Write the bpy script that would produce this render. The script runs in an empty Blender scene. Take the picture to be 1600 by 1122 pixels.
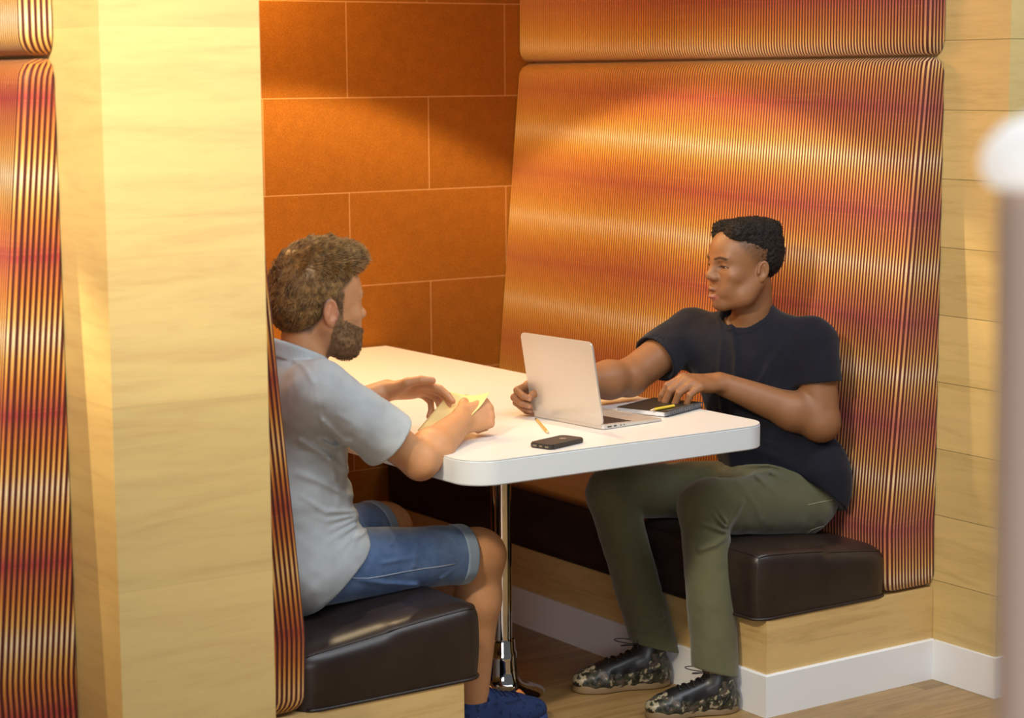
import bpy, bmesh, math, random
import numpy as np
from mathutils import Vector, Matrix, noise as mnoise
random.seed(7)
PI = math.pi
COL = bpy.context.scene.collection

# ------------------------------------------------------------------ helpers
def link(o, parent=None):
    COL.objects.link(o)
    if parent is not None:
        o.parent = parent
    return o

def tag(o, label=None, cat=None, group=None, kind=None):
    if label: o['label'] = label
    if cat: o['category'] = cat
    if group: o['group'] = group
    if kind: o['kind'] = kind
    return o

def empty(name, loc=(0, 0, 0), rotz=0.0, label=None, cat=None, group=None):
    o = bpy.data.objects.new(name, None)
    o.empty_display_size = 0.05
    o.location = loc
    o.rotation_euler = (0, 0, rotz)
    link(o)
    return tag(o, label, cat, group)

def mesh_obj(name, verts, faces, mat, parent=None, smooth=True):
    me = bpy.data.meshes.new(name)
    me.from_pydata([tuple(v) for v in verts], [], faces)
    me.update()
    if mat is not None:
        me.materials.append(mat)
    if smooth:
        me.polygons.foreach_set('use_smooth', [True] * len(me.polygons))
    o = bpy.data.objects.new(name, me)
    return link(o, parent)

def bm_obj(name, bm, mat, parent=None, smooth=False, auto=None):
    bmesh.ops.recalc_face_normals(bm, faces=bm.faces[:])
    me = bpy.data.meshes.new(name)
    bm.to_mesh(me)
    bm.free()
    for m in (mat if isinstance(mat, (list, tuple)) else [mat]):
        me.materials.append(m)
    if smooth or auto:
        me.polygons.foreach_set('use_smooth', [True] * len(me.polygons))
    if auto:
        me.set_sharp_from_angle(angle=math.radians(auto))
    o = bpy.data.objects.new(name, me)
    return link(o, parent)

def add_box(bm, lo, hi, bevel=0.0, seg=2):
    r = bmesh.ops.create_cube(bm, size=1.0)
    vs = r['verts']
    for v in vs:
        v.co = Vector([(lo[i] + hi[i]) / 2 + v.co[i] * (hi[i] - lo[i]) for i in range(3)])
    if bevel > 0:
        es = list({e for v in vs for e in v.link_edges})
        bmesh.ops.bevel(bm, geom=es, offset=bevel, segments=seg, affect='EDGES', profile=0.5)

def box_obj(name, lo, hi, mat, parent=None, bevel=0.0, seg=2):
    bm = bmesh.new()
    add_box(bm, lo, hi, bevel, seg)
    return bm_obj(name, bm, mat, parent, auto=35 if bevel else None)

def struct(o):
    o['kind'] = 'structure'
    return o

def tube(bm, pts, radii, seg=10, closed=False, cap=True):
    """a tube of circular section along pts"""
    pts = [Vector(p) for p in pts]
    n = len(pts)
    if not hasattr(radii, '__len__'):
        radii = [radii] * n
    rings = []
    prev = None
    for i, p in enumerate(pts):
        if closed:
            t = (pts[(i + 1) % n] - pts[i - 1]).normalized()
        else:
            t = (pts[min(i + 1, n - 1)] - pts[max(i - 1, 0)]).normalized()
        if prev is None:
            a = Vector((0, 0, 1)) if abs(t.z) < 0.9 else Vector((1, 0, 0))
            nrm = (a - t * a.dot(t)).normalized()
        else:
            nrm = (prev - t * prev.dot(t)).normalized()
        prev = nrm
        b = t.cross(nrm)
        rings.append([bm.verts.new(p + (nrm * math.cos(2 * PI * k / seg) + b * math.sin(2 * PI * k / seg)) * radii[i]) for k in range(seg)])
    m = n if closed else n - 1
    for i in range(m):
        A, B = rings[i], rings[(i + 1) % n]
        for k in range(seg):
            bm.faces.new((A[k], A[(k + 1) % seg], B[(k + 1) % seg], B[k]))
    if cap and not closed:
        bm.faces.new(list(reversed(rings[0])))
        bm.faces.new(rings[-1])

def lathe(bm, prof, centre=(0, 0, 0), seg=48):
    """prof: list of (r, z)"""
    cx, cy, cz = centre
    rings = []
    for r, z in prof:
        if r < 1e-6:
            rings.append([bm.verts.new((cx, cy, cz + z))])
        else:
            rings.append([bm.verts.new((cx + r * math.cos(2 * PI * k / seg), cy + r * math.sin(2 * PI * k / seg), cz + z)) for k in range(seg)])
    for A, B in zip(rings, rings[1:]):
        for k in range(seg):
            k2 = (k + 1) % seg
            if len(A) == 1 and len(B) > 1:
                bm.faces.new((A[0], B[k2], B[k]))
            elif len(B) == 1 and len(A) > 1:
                bm.faces.new((A[k], A[k2], B[0]))
            elif len(A) > 1:
                bm.faces.new((A[k], A[k2], B[k2], B[k]))

# ------------------------------------------------------------------ signed-distance modelling
# A body is a list of operations (kind, distance function, blend, bound function); every op is evaluated
# only in the blocks it can reach, and the zero surface is extracted as quads (surface nets).
def V3(*a):
    return np.array(a, dtype=np.float32)

def cone(a, b, ra, rb, flat=None, fs=1.0):
    """capsule with two radii; flat = direction along which the section is scaled by fs"""
    a = np.array(a, np.float32); b = np.array(b, np.float32)
    ab = b - a; L2 = float(ab @ ab) + 1e-12
    if flat is not None:
        fl = np.array(flat, np.float32); fl = fl / np.linalg.norm(fl)
    def f(P):
        pa = P - a
        t = np.clip((pa @ ab) / L2, 0, 1)
        q = pa - t[..., None] * ab
        r = ra + (rb - ra) * t
        if flat is not None:
            c = q @ fl
            q = q + (c * (1.0 / fs - 1.0))[..., None] * fl
            d = np.sqrt((q * q).sum(-1)) - r
            return d * min(1.0, fs)
        return np.sqrt((q * q).sum(-1)) - r
    return f

def ell(c, rad, rot=None):
    c = np.array(c, np.float32); rad = np.array(rad, np.float32)
    M = None if rot is None else np.array(rot, np.float32)
    def f(P):
        q = P - c
        if M is not None:
            q = q @ M          # columns of M are the local axes
        k0 = np.sqrt(((q / rad) ** 2).sum(-1))
        k1 = np.sqrt(((q / (rad * rad)) ** 2).sum(-1)) + 1e-9
        return k0 * (k0 - 1.0) / k1
    return f

def plane(p, n):
    p = np.array(p, np.float32); n = np.array(n, np.float32); n = n / np.linalg.norm(n)
    return lambda P: (P - p) @ n

def rbox(c, half, r, rot=None):
    c = np.array(c, np.float32); h = np.array(half, np.float32) - r
    M = None if rot is None else np.array(rot, np.float32)
    def f(P):
        q = P - c
        if M is not None: q = q @ M
        q = np.abs(q) - h
        return np.sqrt((np.maximum(q, 0) ** 2).sum(-1)) + np.minimum(q.max(-1), 0) - r
    return f

def smin(a, b, k):
    if k <= 0: return np.minimum(a, b)
    h = np.maximum(k - np.abs(a - b), 0) / k
    return np.minimum(a, b) - h * h * k * 0.25

def smax(a, b, k):
    return -smin(-a, -b, k)

def ev(ops, P, R=0.0, full=False):
    """evaluate ops at points P (..., 3)"""
    c = None
    if not full and R > 0:
        c = P.reshape(-1, 3).mean(0)[None]
    d = None
    for op in ops:
        kind, f, k = op[0], op[1], op[2]
        if c is not None and kind in 'us' and d is not None:
            if float(f(c)[0]) - R > k + 0.004:
                continue
        if kind == 'd':                      # displacement: f(P, d) returns new d
            d = f(P, d); continue
        v = f(P)
        if d is None:
            d = v if kind == 'u' else np.full(v.shape, 9.0, np.float32)
            continue
        if kind == 'u': d = smin(d, v, k)
        elif kind == 's': d = smax(d, -v, k)
        elif kind == 'i': d = smax(d, v, k)
    return d

def sdf_mesh(ops, lo, hi, h, B=20):
    lo = np.array(lo, np.float32); hi = np.array(hi, np.float32)
    n = np.ceil((hi - lo) / h / B).astype(int) * B + 1
    G = np.full(tuple(n), 1.0, np.float32)
    R = B * h * 0.5 * math.sqrt(3) * 1.05
    nb = (n - 1) // B
    idx = np.stack(np.meshgrid(*[np.arange(k) for k in nb], indexing='ij'), -1).reshape(-1, 3)
    cen = lo + (idx + 0.5) * B * h
    dc = ev(ops, cen.astype(np.float32), full=True)
    ar = np.arange(B + 1)
    off = np.stack(np.meshgrid(ar, ar, ar, indexing='ij'), -1).astype(np.float32) * h
    for (i, j, k), c0, d0 in zip(idx, cen, dc):
        s = (slice(i * B, i * B + B + 1), slice(j * B, j * B + B + 1), slice(k * B, k * B + B + 1))
        if abs(d0) > R * 1.15 + 0.02:
            if d0 < 0: G[s] = -1.0
            continue
        P = off + (lo + np.array([i, j, k]) * B * h).astype(np.float32)
        G[s] = ev(ops, P, R)
    ins = (G < 0)
    I = ins.astype(np.uint8)
    S = I[:-1, :-1, :-1].copy()
    for a in (0, 1):
        for b in (0, 1):
            for c in (0, 1):
                if a or b or c:
                    S += I[a:n[0] - 1 + a, b:n[1] - 1 + b, c:n[2] - 1 + c]
    act = (S > 0) & (S < 8)
    cid = np.full(act.shape, -1, np.int32)
    cells = np.argwhere(act)
    cid[act] = np.arange(len(cells))
    val = np.zeros((len(cells), 2, 2, 2), np.float32)
    for a in (0, 1):
        for b in (0, 1):
            for c in (0, 1):
                val[:, a, b, c] = G[cells[:, 0] + a, cells[:, 1] + b, cells[:, 2] + c]
    acc = np.zeros((len(cells), 3), np.float32); cnt = np.zeros(len(cells), np.float32)
    for ax in range(3):
        for p in (0, 1):
            for q in (0, 1):
                i0 = [p, q]; i0.insert(ax, 0); i1 = [p, q]; i1.insert(ax, 1)
                v0 = val[:, i0[0], i0[1], i0[2]]; v1 = val[:, i1[0], i1[1], i1[2]]
                m = (v0 < 0) != (v1 < 0)
                t = np.where(m, v0 / np.where(m, v0 - v1, 1), 0)
                e = np.zeros((len(cells), 3), np.float32); e[:] = i0; e[:, ax] = t
                acc += e * m[:, None]; cnt += m
    verts = lo + (cells + acc / cnt[:, None]) * h
    quads = []
    for ax in range(3):
        sl0 = [slice(1, -1)] * 3; sl0[ax] = slice(0, -1)
        sl1 = [slice(1, -1)] * 3; sl1[ax] = slice(1, None)
        A = ins[tuple(sl0)]; Bq = ins[tuple(sl1)]
        for sign in (0, 1):
            e = np.argwhere((A & ~Bq) if sign else (~A & Bq))
            if not len(e): continue
            o1, o2 = [a for a in range(3) if a != ax]
            e = e + 1; e[:, ax] -= 1
            def cc(d1, d2):
                q = e.copy(); q[:, o1] += d1; q[:, o2] += d2
                return cid[q[:, 0], q[:, 1], q[:, 2]]
            Q = np.stack([cc(-1, -1), cc(0, -1), cc(0, 0), cc(-1, 0)], 1)
            if (ax == 1) == bool(sign): Q = Q[:, ::-1]
            quads.append(Q)
    F = np.concatenate(quads)
    return verts, F

def sdf_obj(name, ops, lo, hi, h, mat, parent=None, colour=None, keep=None):
    v, F = sdf_mesh(ops, lo, hi, h)
    if keep is not None:
        m = keep(v)[F].all(1)
        F = F[m]
        used = np.zeros(len(v), bool); used[F.ravel()] = True
        new = np.cumsum(used) - 1
        v = v[used]; F = new[F]
    me = bpy.data.meshes.new(name)
    me.vertices.add(len(v)); me.vertices.foreach_set('co', v.astype(np.float32).ravel())
    me.loops.add(len(F) * 4); me.loops.foreach_set('vertex_index', F.astype(np.int32).ravel())
    me.polygons.add(len(F)); me.polygons.foreach_set('loop_start', np.arange(0, len(F) * 4, 4, dtype=np.int32))
    me.update(calc_edges=True)
    me.polygons.foreach_set('use_smooth', np.ones(len(F), bool))
    me.materials.append(mat)
    if colour is not None:
        c = np.ones((len(v), 4), np.float32); c[:, :3] = colour(v)
        at = me.color_attributes.new('Tint', 'FLOAT_COLOR', 'POINT')
        at.data.foreach_set('color', c.ravel())
    o = bpy.data.objects.new(name, me)
    return link(o, parent)

def vnoise(P, scale, seed=0.0):
    """cheap smooth value noise on arrays, range about -1..1"""
    q = P * scale + seed * 17.13
    i = np.floor(q).astype(np.int64); f = q - i
    f = f * f * (3 - 2 * f)
    def h(a, b, c):
        n = (i[..., 0] + a) * 73856093 ^ (i[..., 1] + b) * 19349663 ^ (i[..., 2] + c) * 83492791
        n = (n ^ (n >> 13)) * 1274126177
        return ((n & 0xffff).astype(np.float32) / 32768.0) - 1.0
    r = 0
    for a in (0, 1):
        wa = f[..., 0] if a else 1 - f[..., 0]
        for b in (0, 1):
            wb = f[..., 1] if b else 1 - f[..., 1]
            for c in (0, 1):
                wc = f[..., 2] if c else 1 - f[..., 2]
                r = r + wa * wb * wc * h(a, b, c)
    return r

# ------------------------------------------------------------------ materials
class NT:
    def __init__(s, name):
        s.m = bpy.data.materials.new(name); s.m.use_nodes = True
        s.t = s.m.node_tree; s.t.nodes.clear()
        s.out = s.n('ShaderNodeOutputMaterial')
        s.b = s.n('ShaderNodeBsdfPrincipled')
        s.t.links.new(s.b.outputs[0], s.out.inputs[0])
    def n(s, typ, **kw):
        nd = s.t.nodes.new(typ)
        for k, v in kw.items():
            setattr(nd, k, v)
        return nd
    def l(s, a, b): s.t.links.new(a, b)
    def set(s, **kw):
        names = dict(col='Base Color', rough='Roughness', metal='Metallic', spec='Specular IOR Level', coat='Coat Weight', coatr='Coat Roughness', sheen='Sheen Weight', sss='Subsurface Weight', sssr='Subsurface Radius', ssss='Subsurface Scale', trans='Transmission Weight', sheenr='Sheen Roughness')
        for k, v in kw.items():
            i = s.b.inputs[names[k]]
            if k in ('col',) and len(v) == 3: v = (*v, 1)
            i.default_value = v
        return s
    def coord(s, kind='Object'):
        return s.n('ShaderNodeTexCoord').outputs[kind]
    def mapping(s, vec, scale=(1, 1, 1), loc=(0, 0, 0), rot=(0, 0, 0)):
        m = s.n('ShaderNodeMapping'); s.l(vec, m.inputs[0])
        m.inputs['Scale'].default_value = scale; m.inputs['Location'].default_value = loc; m.inputs['Rotation'].default_value = rot
        return m.outputs[0]
    def noise(s, vec, scale, detail=2, rough=0.5, dist=0.0):
        nd = s.n('ShaderNodeTexNoise'); s.l(vec, nd.inputs['Vector'])
        nd.inputs['Scale'].default_value = scale; nd.inputs['Detail'].default_value = detail
        nd.inputs['Roughness'].default_value = rough; nd.inputs['Distortion'].default_value = dist
        return nd.outputs['Fac']
    def ramp(s, fac, stops, interp='LINEAR'):
        nd = s.n('ShaderNodeValToRGB'); s.l(fac, nd.inputs[0]); cr = nd.color_ramp; cr.interpolation = interp
        while len(cr.elements) < len(stops): cr.elements.new(0.5)
        for e, (p, c) in zip(cr.elements, stops):
            e.position = p; e.color = (*c, 1) if len(c) == 3 else c
        return nd.outputs[0]
    def mix(s, fac, a, b, mode='MIX'):
        nd = s.n('ShaderNodeMix', data_type='RGBA', blend_type=mode)
        for src, i in ((fac, nd.inputs[0]), (a, nd.inputs[6]), (b, nd.inputs[7])):
            if hasattr(src, 'links') or hasattr(src, 'is_linked'): s.l(src, i)
            elif isinstance(src, (int, float)): i.default_value = src
            else: i.default_value = (*src, 1)
        return nd.outputs[2]
    def math(s, op, a, b=None, c=None):
        nd = s.n('ShaderNodeMath', operation=op)
        for src, i in zip((a, b, c), nd.inputs):
            if src is None: continue
            if isinstance(src, (int, float)): i.default_value = src
            else: s.l(src, i)
        return nd.outputs[0]
    def bump(s, h, strength=0.3, dist=0.01):
        nd = s.n('ShaderNodeBump'); s.l(h, nd.inputs['Height'])
        nd.inputs['Strength'].default_value = strength; nd.inputs['Distance'].default_value = dist
        s.l(nd.outputs[0], s.b.inputs['Normal'])
    def sep(s, vec):
        nd = s.n('ShaderNodeSeparateXYZ'); s.l(vec, nd.inputs[0]); return nd.outputs
    def comb(s, x, y, z):
        nd = s.n('ShaderNodeCombineXYZ')
        for src, i in zip((x, y, z), nd.inputs):
            if isinstance(src, (int, float)): i.default_value = src
            else: s.l(src, i)
        return nd.outputs[0]

def srgb(r, g, b):
    f = lambda c: (c / 255 / 12.92) if c / 255 <= 0.04045 else ((c / 255 + 0.055) / 1.055) ** 2.4
    return (f(r), f(g), f(b))

def simple(name, col, rough=0.5, **kw):
    t = NT(name); t.set(col=col, rough=rough, **kw); return t.m

# viewpoint used when laying creases onto cloth: pixel of the 1600 x 1122 photograph -> direction
_f, _pit, _yaw, _roll = 3.21351295e+03, 1.36408557e-01, 5.96073588e-01, -7.64444700e-03
_fw = np.array([math.sin(_yaw) * math.cos(_pit), math.cos(_yaw) * math.cos(_pit), -math.sin(_pit)])
_rt = np.array([math.cos(_yaw), -math.sin(_yaw), 0.0]); _up = np.cross(_rt, _fw)
_r2 = _rt * math.cos(_roll) + _up * math.sin(_roll); _u2 = -_rt * math.sin(_roll) + _up * math.cos(_roll)
def cam_ray(x, y): return _fw + _r2 * ((x - 800) / _f) - _u2 * ((y - 561) / _f)
_d0 = cam_ray(1197, 1120); CAM_POS = -_d0 * (1.70 / -_d0[2])
def px_point(x, y, ref):
    """point on the sight line of a pixel at the distance of ref"""
    d = cam_ray(x, y); t = ((np.array(ref) - CAM_POS) @ _fw) / (d @ _fw)
    return CAM_POS + d * t
def crease_fn(lines, ref):
    """cloth creases that run over the surface facing a direction: lines = [(pixel points, height, width m)]"""
    n = (np.array(ref) - CAM_POS); n = (n / np.linalg.norm(n)).astype(np.float32); ref = np.array(ref, np.float32)
    L = [([px_point(x, y, ref).astype(np.float32) for x, y in pts], h, w) for pts, h, w in lines]
    def flat(P): return P - ((P - ref) @ n)[..., None] * n
    def fn(P, d):
        Q = flat(P)
        for pts, h, w in L:
            m = None
            for a, b in zip(pts, pts[1:]):
                v = cone(a, b, 0.0, 0.0)(Q); m = v if m is None else np.minimum(m, v)
            d = d - 2.6 * h * (np.exp(-(m / w) ** 2) - 0.22 * np.exp(-(m / (2.2 * w)) ** 2))
        return d
    return fn
# ================================================================== materials of the place
def wood_mat(name, base, dark, grain='y', joints=None, js=0.5, scale=1.0, rough=0.45):
    """boards with horizontal grain; grain = axis along which it runs"""
    t = NT(name)
    P = t.coord('Object')
    st = {'x': (1.2, 14, 14), 'y': (14, 1.2, 14), 'xy': (1.6, 1.6, 15), 'z': (14, 14, 1.2)}[grain]
    st = tuple(a * scale for a in st)
    n1 = t.noise(t.mapping(P, st), 1.6, 5, 0.55, 0.9)
    n2 = t.noise(t.mapping(P, tuple(a * 5 for a in st)), 2.0, 3, 0.6)
    f = t.math('ADD', t.math('MULTIPLY', n1, 0.75), t.math('MULTIPLY', n2, 0.25))
    c = t.ramp(f, [(0.30, dark), (0.5, base), (0.72, tuple(min(1, x * 1.08) for x in base))])
    if joints:
        ax, h, off = joints
        s = t.sep(P)[ax]
        u = t.math('DIVIDE', t.math('SUBTRACT', s, off), h)
        idn = t.math('FLOOR', u)
        wn = t.n('ShaderNodeTexWhiteNoise', noise_dimensions='1D'); t.l(idn, wn.inputs['W'])
        val = t.math('ADD', t.math('MULTIPLY', wn.outputs[0], 0.16), 0.92)
        hsv = t.n('ShaderNodeHueSaturation'); t.l(c, hsv.inputs['Color']); t.l(val, hsv.inputs['Value'])
        fr = t.math('ABSOLUTE', t.math('SUBTRACT', t.math('FRACT', t.math('ADD', u, 0.5)), 0.5))
        ln = t.math('LESS_THAN', t.math('MULTIPLY', fr, h), 0.0012)
        c = t.mix(t.math('MULTIPLY', ln, js), hsv.outputs[0], tuple(x * 0.35 for x in dark))
    t.l(c, t.b.inputs['Base Color'])
    t.set(rough=rough)
    t.bump(f, 0.06, 0.004)
    return t.m

OAK = (0.69, 0.51, 0.205)
OAKD = (0.57, 0.40, 0.145)
M_wall_wood = wood_mat('oak_boards', OAK, OAKD, 'xy', (2, 0.188, 0.285), 0.75)
M_pillar = wood_mat('oak_boards_pillar', OAK, (0.62, 0.42, 0.17), 'xy', (2, 0.376, 0.30), 0.12)
M_base_wood = wood_mat('oak_bench_base', (0.68, 0.465, 0.19), (0.54, 0.34, 0.125), 'xy')

def floor_mat():
    t = NT('oak_floor')
    P = t.coord('Object')
    s = t.sep(P)
    v = t.math('DIVIDE', t.math('ADD', s[1], 5.07), 0.185)
    row = t.math('FLOOR', v)
    wn = t.n('ShaderNodeTexWhiteNoise', noise_dimensions='1D'); t.l(row, wn.inputs['W'])
    u = t.math('ADD', t.math('DIVIDE', s[0], 1.9), t.math('MULTIPLY', wn.outputs[0], 7.0))
    idc = t.comb(row, t.math('FLOOR', u), 0.0)
    w2 = t.n('ShaderNodeTexWhiteNoise', noise_dimensions='3D'); t.l(idc, w2.inputs[0])
    shift = t.comb(t.math('MULTIPLY', w2.outputs[0], 9.0), row, 0.0)
    va = t.n('ShaderNodeVectorMath', operation='ADD'); t.l(P, va.inputs[0]); t.l(shift, va.inputs[1])
    n1 = t.noise(t.mapping(va.outputs[0], (1.0, 10, 1)), 2.2, 6, 0.6, 1.2)
    c = t.ramp(n1, [(0.28, (0.24, 0.135, 0.045)), (0.52, (0.37, 0.225, 0.082)), (0.75, (0.46, 0.29, 0.115))])
    hsv = t.n('ShaderNodeHueSaturation'); t.l(c, hsv.inputs['Color'])
    t.l(t.math('ADD', t.math('MULTIPLY', w2.outputs[0], 0.3), 0.85), hsv.inputs['Value'])
    fv = t.math('MULTIPLY', t.math('ABSOLUTE', t.math('SUBTRACT', t.math('FRACT', t.math('ADD', v, 0.5)), 0.5)), 0.185)
    fu = t.math('MULTIPLY', t.math('ABSOLUTE', t.math('SUBTRACT', t.math('FRACT', t.math('ADD', u, 0.5)), 0.5)), 1.9)
    ln = t.math('LESS_THAN', t.math('MINIMUM', fv, fu), 0.0013)
    c2 = t.mix(t.math('MULTIPLY', ln, 0.6), hsv.outputs[0], (0.12, 0.06, 0.02))
    t.l(c2, t.b.inputs['Base Color']); t.set(rough=0.38)
    t.bump(n1, 0.05, 0.003)
    return t.m
M_floor = floor_mat()

def panel_mat():
    t = NT('rust_felt_panels')
    P = t.coord('Object'); s = t.sep(P)
    v = t.math('DIVIDE', t.math('SUBTRACT', s[2], 0.0676), 0.3135)
    row = t.math('FLOOR', v)
    odd = t.math('MODULO', row, 2.0)
    u = t.math('DIVIDE', t.math('ADD', t.math('ADD', s[0], 6.104), t.math('MULTIPLY', odd, 0.314)), 0.628)
    fv = t.math('MULTIPLY', t.math('ABSOLUTE', t.math('SUBTRACT', t.math('FRACT', t.math('ADD', v, 0.5)), 0.5)), 0.3135)
    fu = t.math('MULTIPLY', t.math('ABSOLUTE', t.math('SUBTRACT', t.math('FRACT', t.math('ADD', u, 0.5)), 0.5)), 0.628)
    ln = t.math('LESS_THAN', t.math('MINIMUM', fv, fu), 0.0011)
    n1 = t.noise(P, 260, 3, 0.7)
    n2 = t.noise(P, 22, 3, 0.6)
    w2 = t.n('ShaderNodeTexWhiteNoise', noise_dimensions='3D'); t.l(t.comb(row, t.math('FLOOR', u), 0.0), w2.inputs[0])
    c = t.ramp(n1, [(0.32, (0.27, 0.085, 0.008)), (0.55, (0.40, 0.135, 0.012)), (0.72, (0.66, 0.27, 0.035))])
    hsv = t.n('ShaderNodeHueSaturation'); t.l(c, hsv.inputs['Color'])
    t.l(t.math('ADD', t.math('ADD', t.math('MULTIPLY', w2.outputs[0], 0.12), t.math('MULTIPLY', n2, 0.35)), 0.76), hsv.inputs['Value'])
    c2 = t.mix(t.math('MULTIPLY', ln, 0.75), hsv.outputs[0], (0.95, 0.55, 0.22))
    t.l(c2, t.b.inputs['Base Color']); t.set(rough=0.75, spec=0.15)
    t.bump(n1, 0.25, 0.002)
    return t.m
M_panel = panel_mat()

def rib_mat(name, period=0.29, phase=1.315, tilt=0.030, red=(0.40, 0.035, 0.035), org=(0.58, 0.19, 0.02), amb=(0.74, 0.40, 0.07), crm=(0.92, 0.70, 0.40), near_amt=0.18):
    """pleated stripe fabric: dark groove between ribs, rib colour changes in soft bands with height"""
    t = NT(name)
    P = t.coord('Object'); s = t.sep(P)
    at = t.n('ShaderNodeAttribute', attribute_name='rib')
    ru = at.outputs['Fac']
    zz = t.math('SUBTRACT', s[2], t.math('MULTIPLY', t.math('ABSOLUTE', s[1]), tilt))
    wob = t.math('MULTIPLY', t.noise(t.mapping(P, (0.6, 0.6, 1.3)), 1.7, 1), 0.04)
    zz = t.math('ADD', zz, t.math('SUBTRACT', wob, 0.02))
    ph = t.math('FRACT', t.math('DIVIDE', t.math('SUBTRACT', zz, phase), period))
    mid = tuple(0.5 * (a + b) for a, b in zip(red, org))
    c = t.ramp(ph, [(0.0, red), (0.10, mid), (0.22, org), (0.36, amb), (0.50, crm), (0.62, amb), (0.76, org), (0.90, mid), (1.0, red)])
    # fine weft lines
    n = t.noise(t.mapping(P, (0.02, 0.02, 1.0)), 160, 2, 0.7)
    c = t.mix(t.math('MULTIPLY', t.math('GREATER_THAN', n, 0.62), 0.22), c, (0.80, 0.34, 0.09))
    n3 = t.noise(t.mapping(P, (1, 1, 1)), 420, 2, 0.6)
    c = t.mix(t.math('MULTIPLY', n3, 0.14), c, (0.30, 0.06, 0.015))
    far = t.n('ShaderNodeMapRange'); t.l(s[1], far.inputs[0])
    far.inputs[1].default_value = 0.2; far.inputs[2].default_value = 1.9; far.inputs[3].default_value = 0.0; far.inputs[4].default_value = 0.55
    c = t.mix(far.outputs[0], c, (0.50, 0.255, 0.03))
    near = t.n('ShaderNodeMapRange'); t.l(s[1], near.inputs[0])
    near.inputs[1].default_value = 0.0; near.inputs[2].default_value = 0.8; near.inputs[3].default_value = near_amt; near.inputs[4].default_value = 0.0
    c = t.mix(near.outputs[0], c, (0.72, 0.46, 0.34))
    # groove
    fr = t.math('ABSOLUTE', t.math('SUBTRACT', t.math('FRACT', t.math('DIVIDE', ru, 0.0122)), 0.5))   # 0 at the crest, .5 in the groove
    g = t.n('ShaderNodeMapRange'); g.interpolation_type = 'SMOOTHSTEP'
    t.l(fr, g.inputs[0]); g.inputs[1].default_value = 0.15; g.inputs[2].default_value = 0.31
    c = t.mix(t.math('MULTIPLY', g.outputs[0], t.math('SUBTRACT', 1.0, t.math('MULTIPLY', far.outputs[0], 0.5))), c, (0.085, 0.010, 0.007))
    t.l(c, t.b.inputs['Base Color']); t.set(rough=0.55, sheen=0.15, spec=0.3)
    t.bump(n3, 0.2, 0.001)
    return t.m
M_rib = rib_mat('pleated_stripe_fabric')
M_rib_next_hazed = rib_mat('pleated_stripe_fabric_next_hazed', 0.322, 1.02, 0.0, red=(0.45, 0.05, 0.05), org=(0.70, 0.27, 0.04), amb=(0.85, 0.50, 0.13), crm=(0.95, 0.78, 0.50), near_amt=0.0)  # stripe colours lightened: the glare veil is put into the fabric colour
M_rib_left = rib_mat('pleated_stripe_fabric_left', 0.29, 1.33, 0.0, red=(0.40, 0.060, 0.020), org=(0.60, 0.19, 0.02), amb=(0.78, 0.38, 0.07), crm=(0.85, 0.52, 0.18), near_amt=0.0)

def leather():
    t = NT('dark_brown_leather')
    P = t.coord('Object')
    v = t.n('ShaderNodeTexVoronoi'); t.l(P, v.inputs[0]); v.inputs['Scale'].default_value = 420
    n = t.noise(P, 9, 4, 0.6)
    c = t.ramp(n, [(0.3, (0.018, 0.011, 0.009)), (0.7, (0.030, 0.019, 0.015))])
    t.l(c, t.b.inputs['Base Color']); t.set(rough=0.34, spec=0.5)
    h = t.math('ADD', t.math('MULTIPLY', v.outputs['Distance'], 0.5), t.math('MULTIPLY', n, 1.5))
    t.bump(h, 0.16, 0.002)
    return t.m
M_leather = leather()
M_white = simple('white_paint', (0.88, 0.89, 0.90), 0.4)
M_plaster = simple('pale_plaster', (0.72, 0.70, 0.66), 0.8)
M_chrome = simple('polished_chrome', (0.82, 0.80, 0.78), 0.06, metal=1.0)

# ================================================================== the setting
XW = 0.62          # face of the partition behind the right bench
YB = 1.95          # back wall of the booth
XL = -1.585        # face of the partition behind the left bench
XN = -1.932        # its other face, towards the next booth
YF = -0.235        # front ends of the partitions
ZC = 2.42

struct(box_obj('floor', (-7.5, -8.5, -0.06), (4.5, YB + 0.12, 0.0), M_floor))
struct(box_obj('wall_back', (-4.6, YB, 0.0), (XW + 2.6, YB + 0.10, ZC + 0.4), M_panel))
struct(box_obj('wall_right', (XW, YF, 0.0), (XW + 0.347, YB, ZC), M_wall_wood))
struct(box_obj('wall_left', (XN, YF, 0.0), (XL, YB, ZC), M_pillar))

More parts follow.
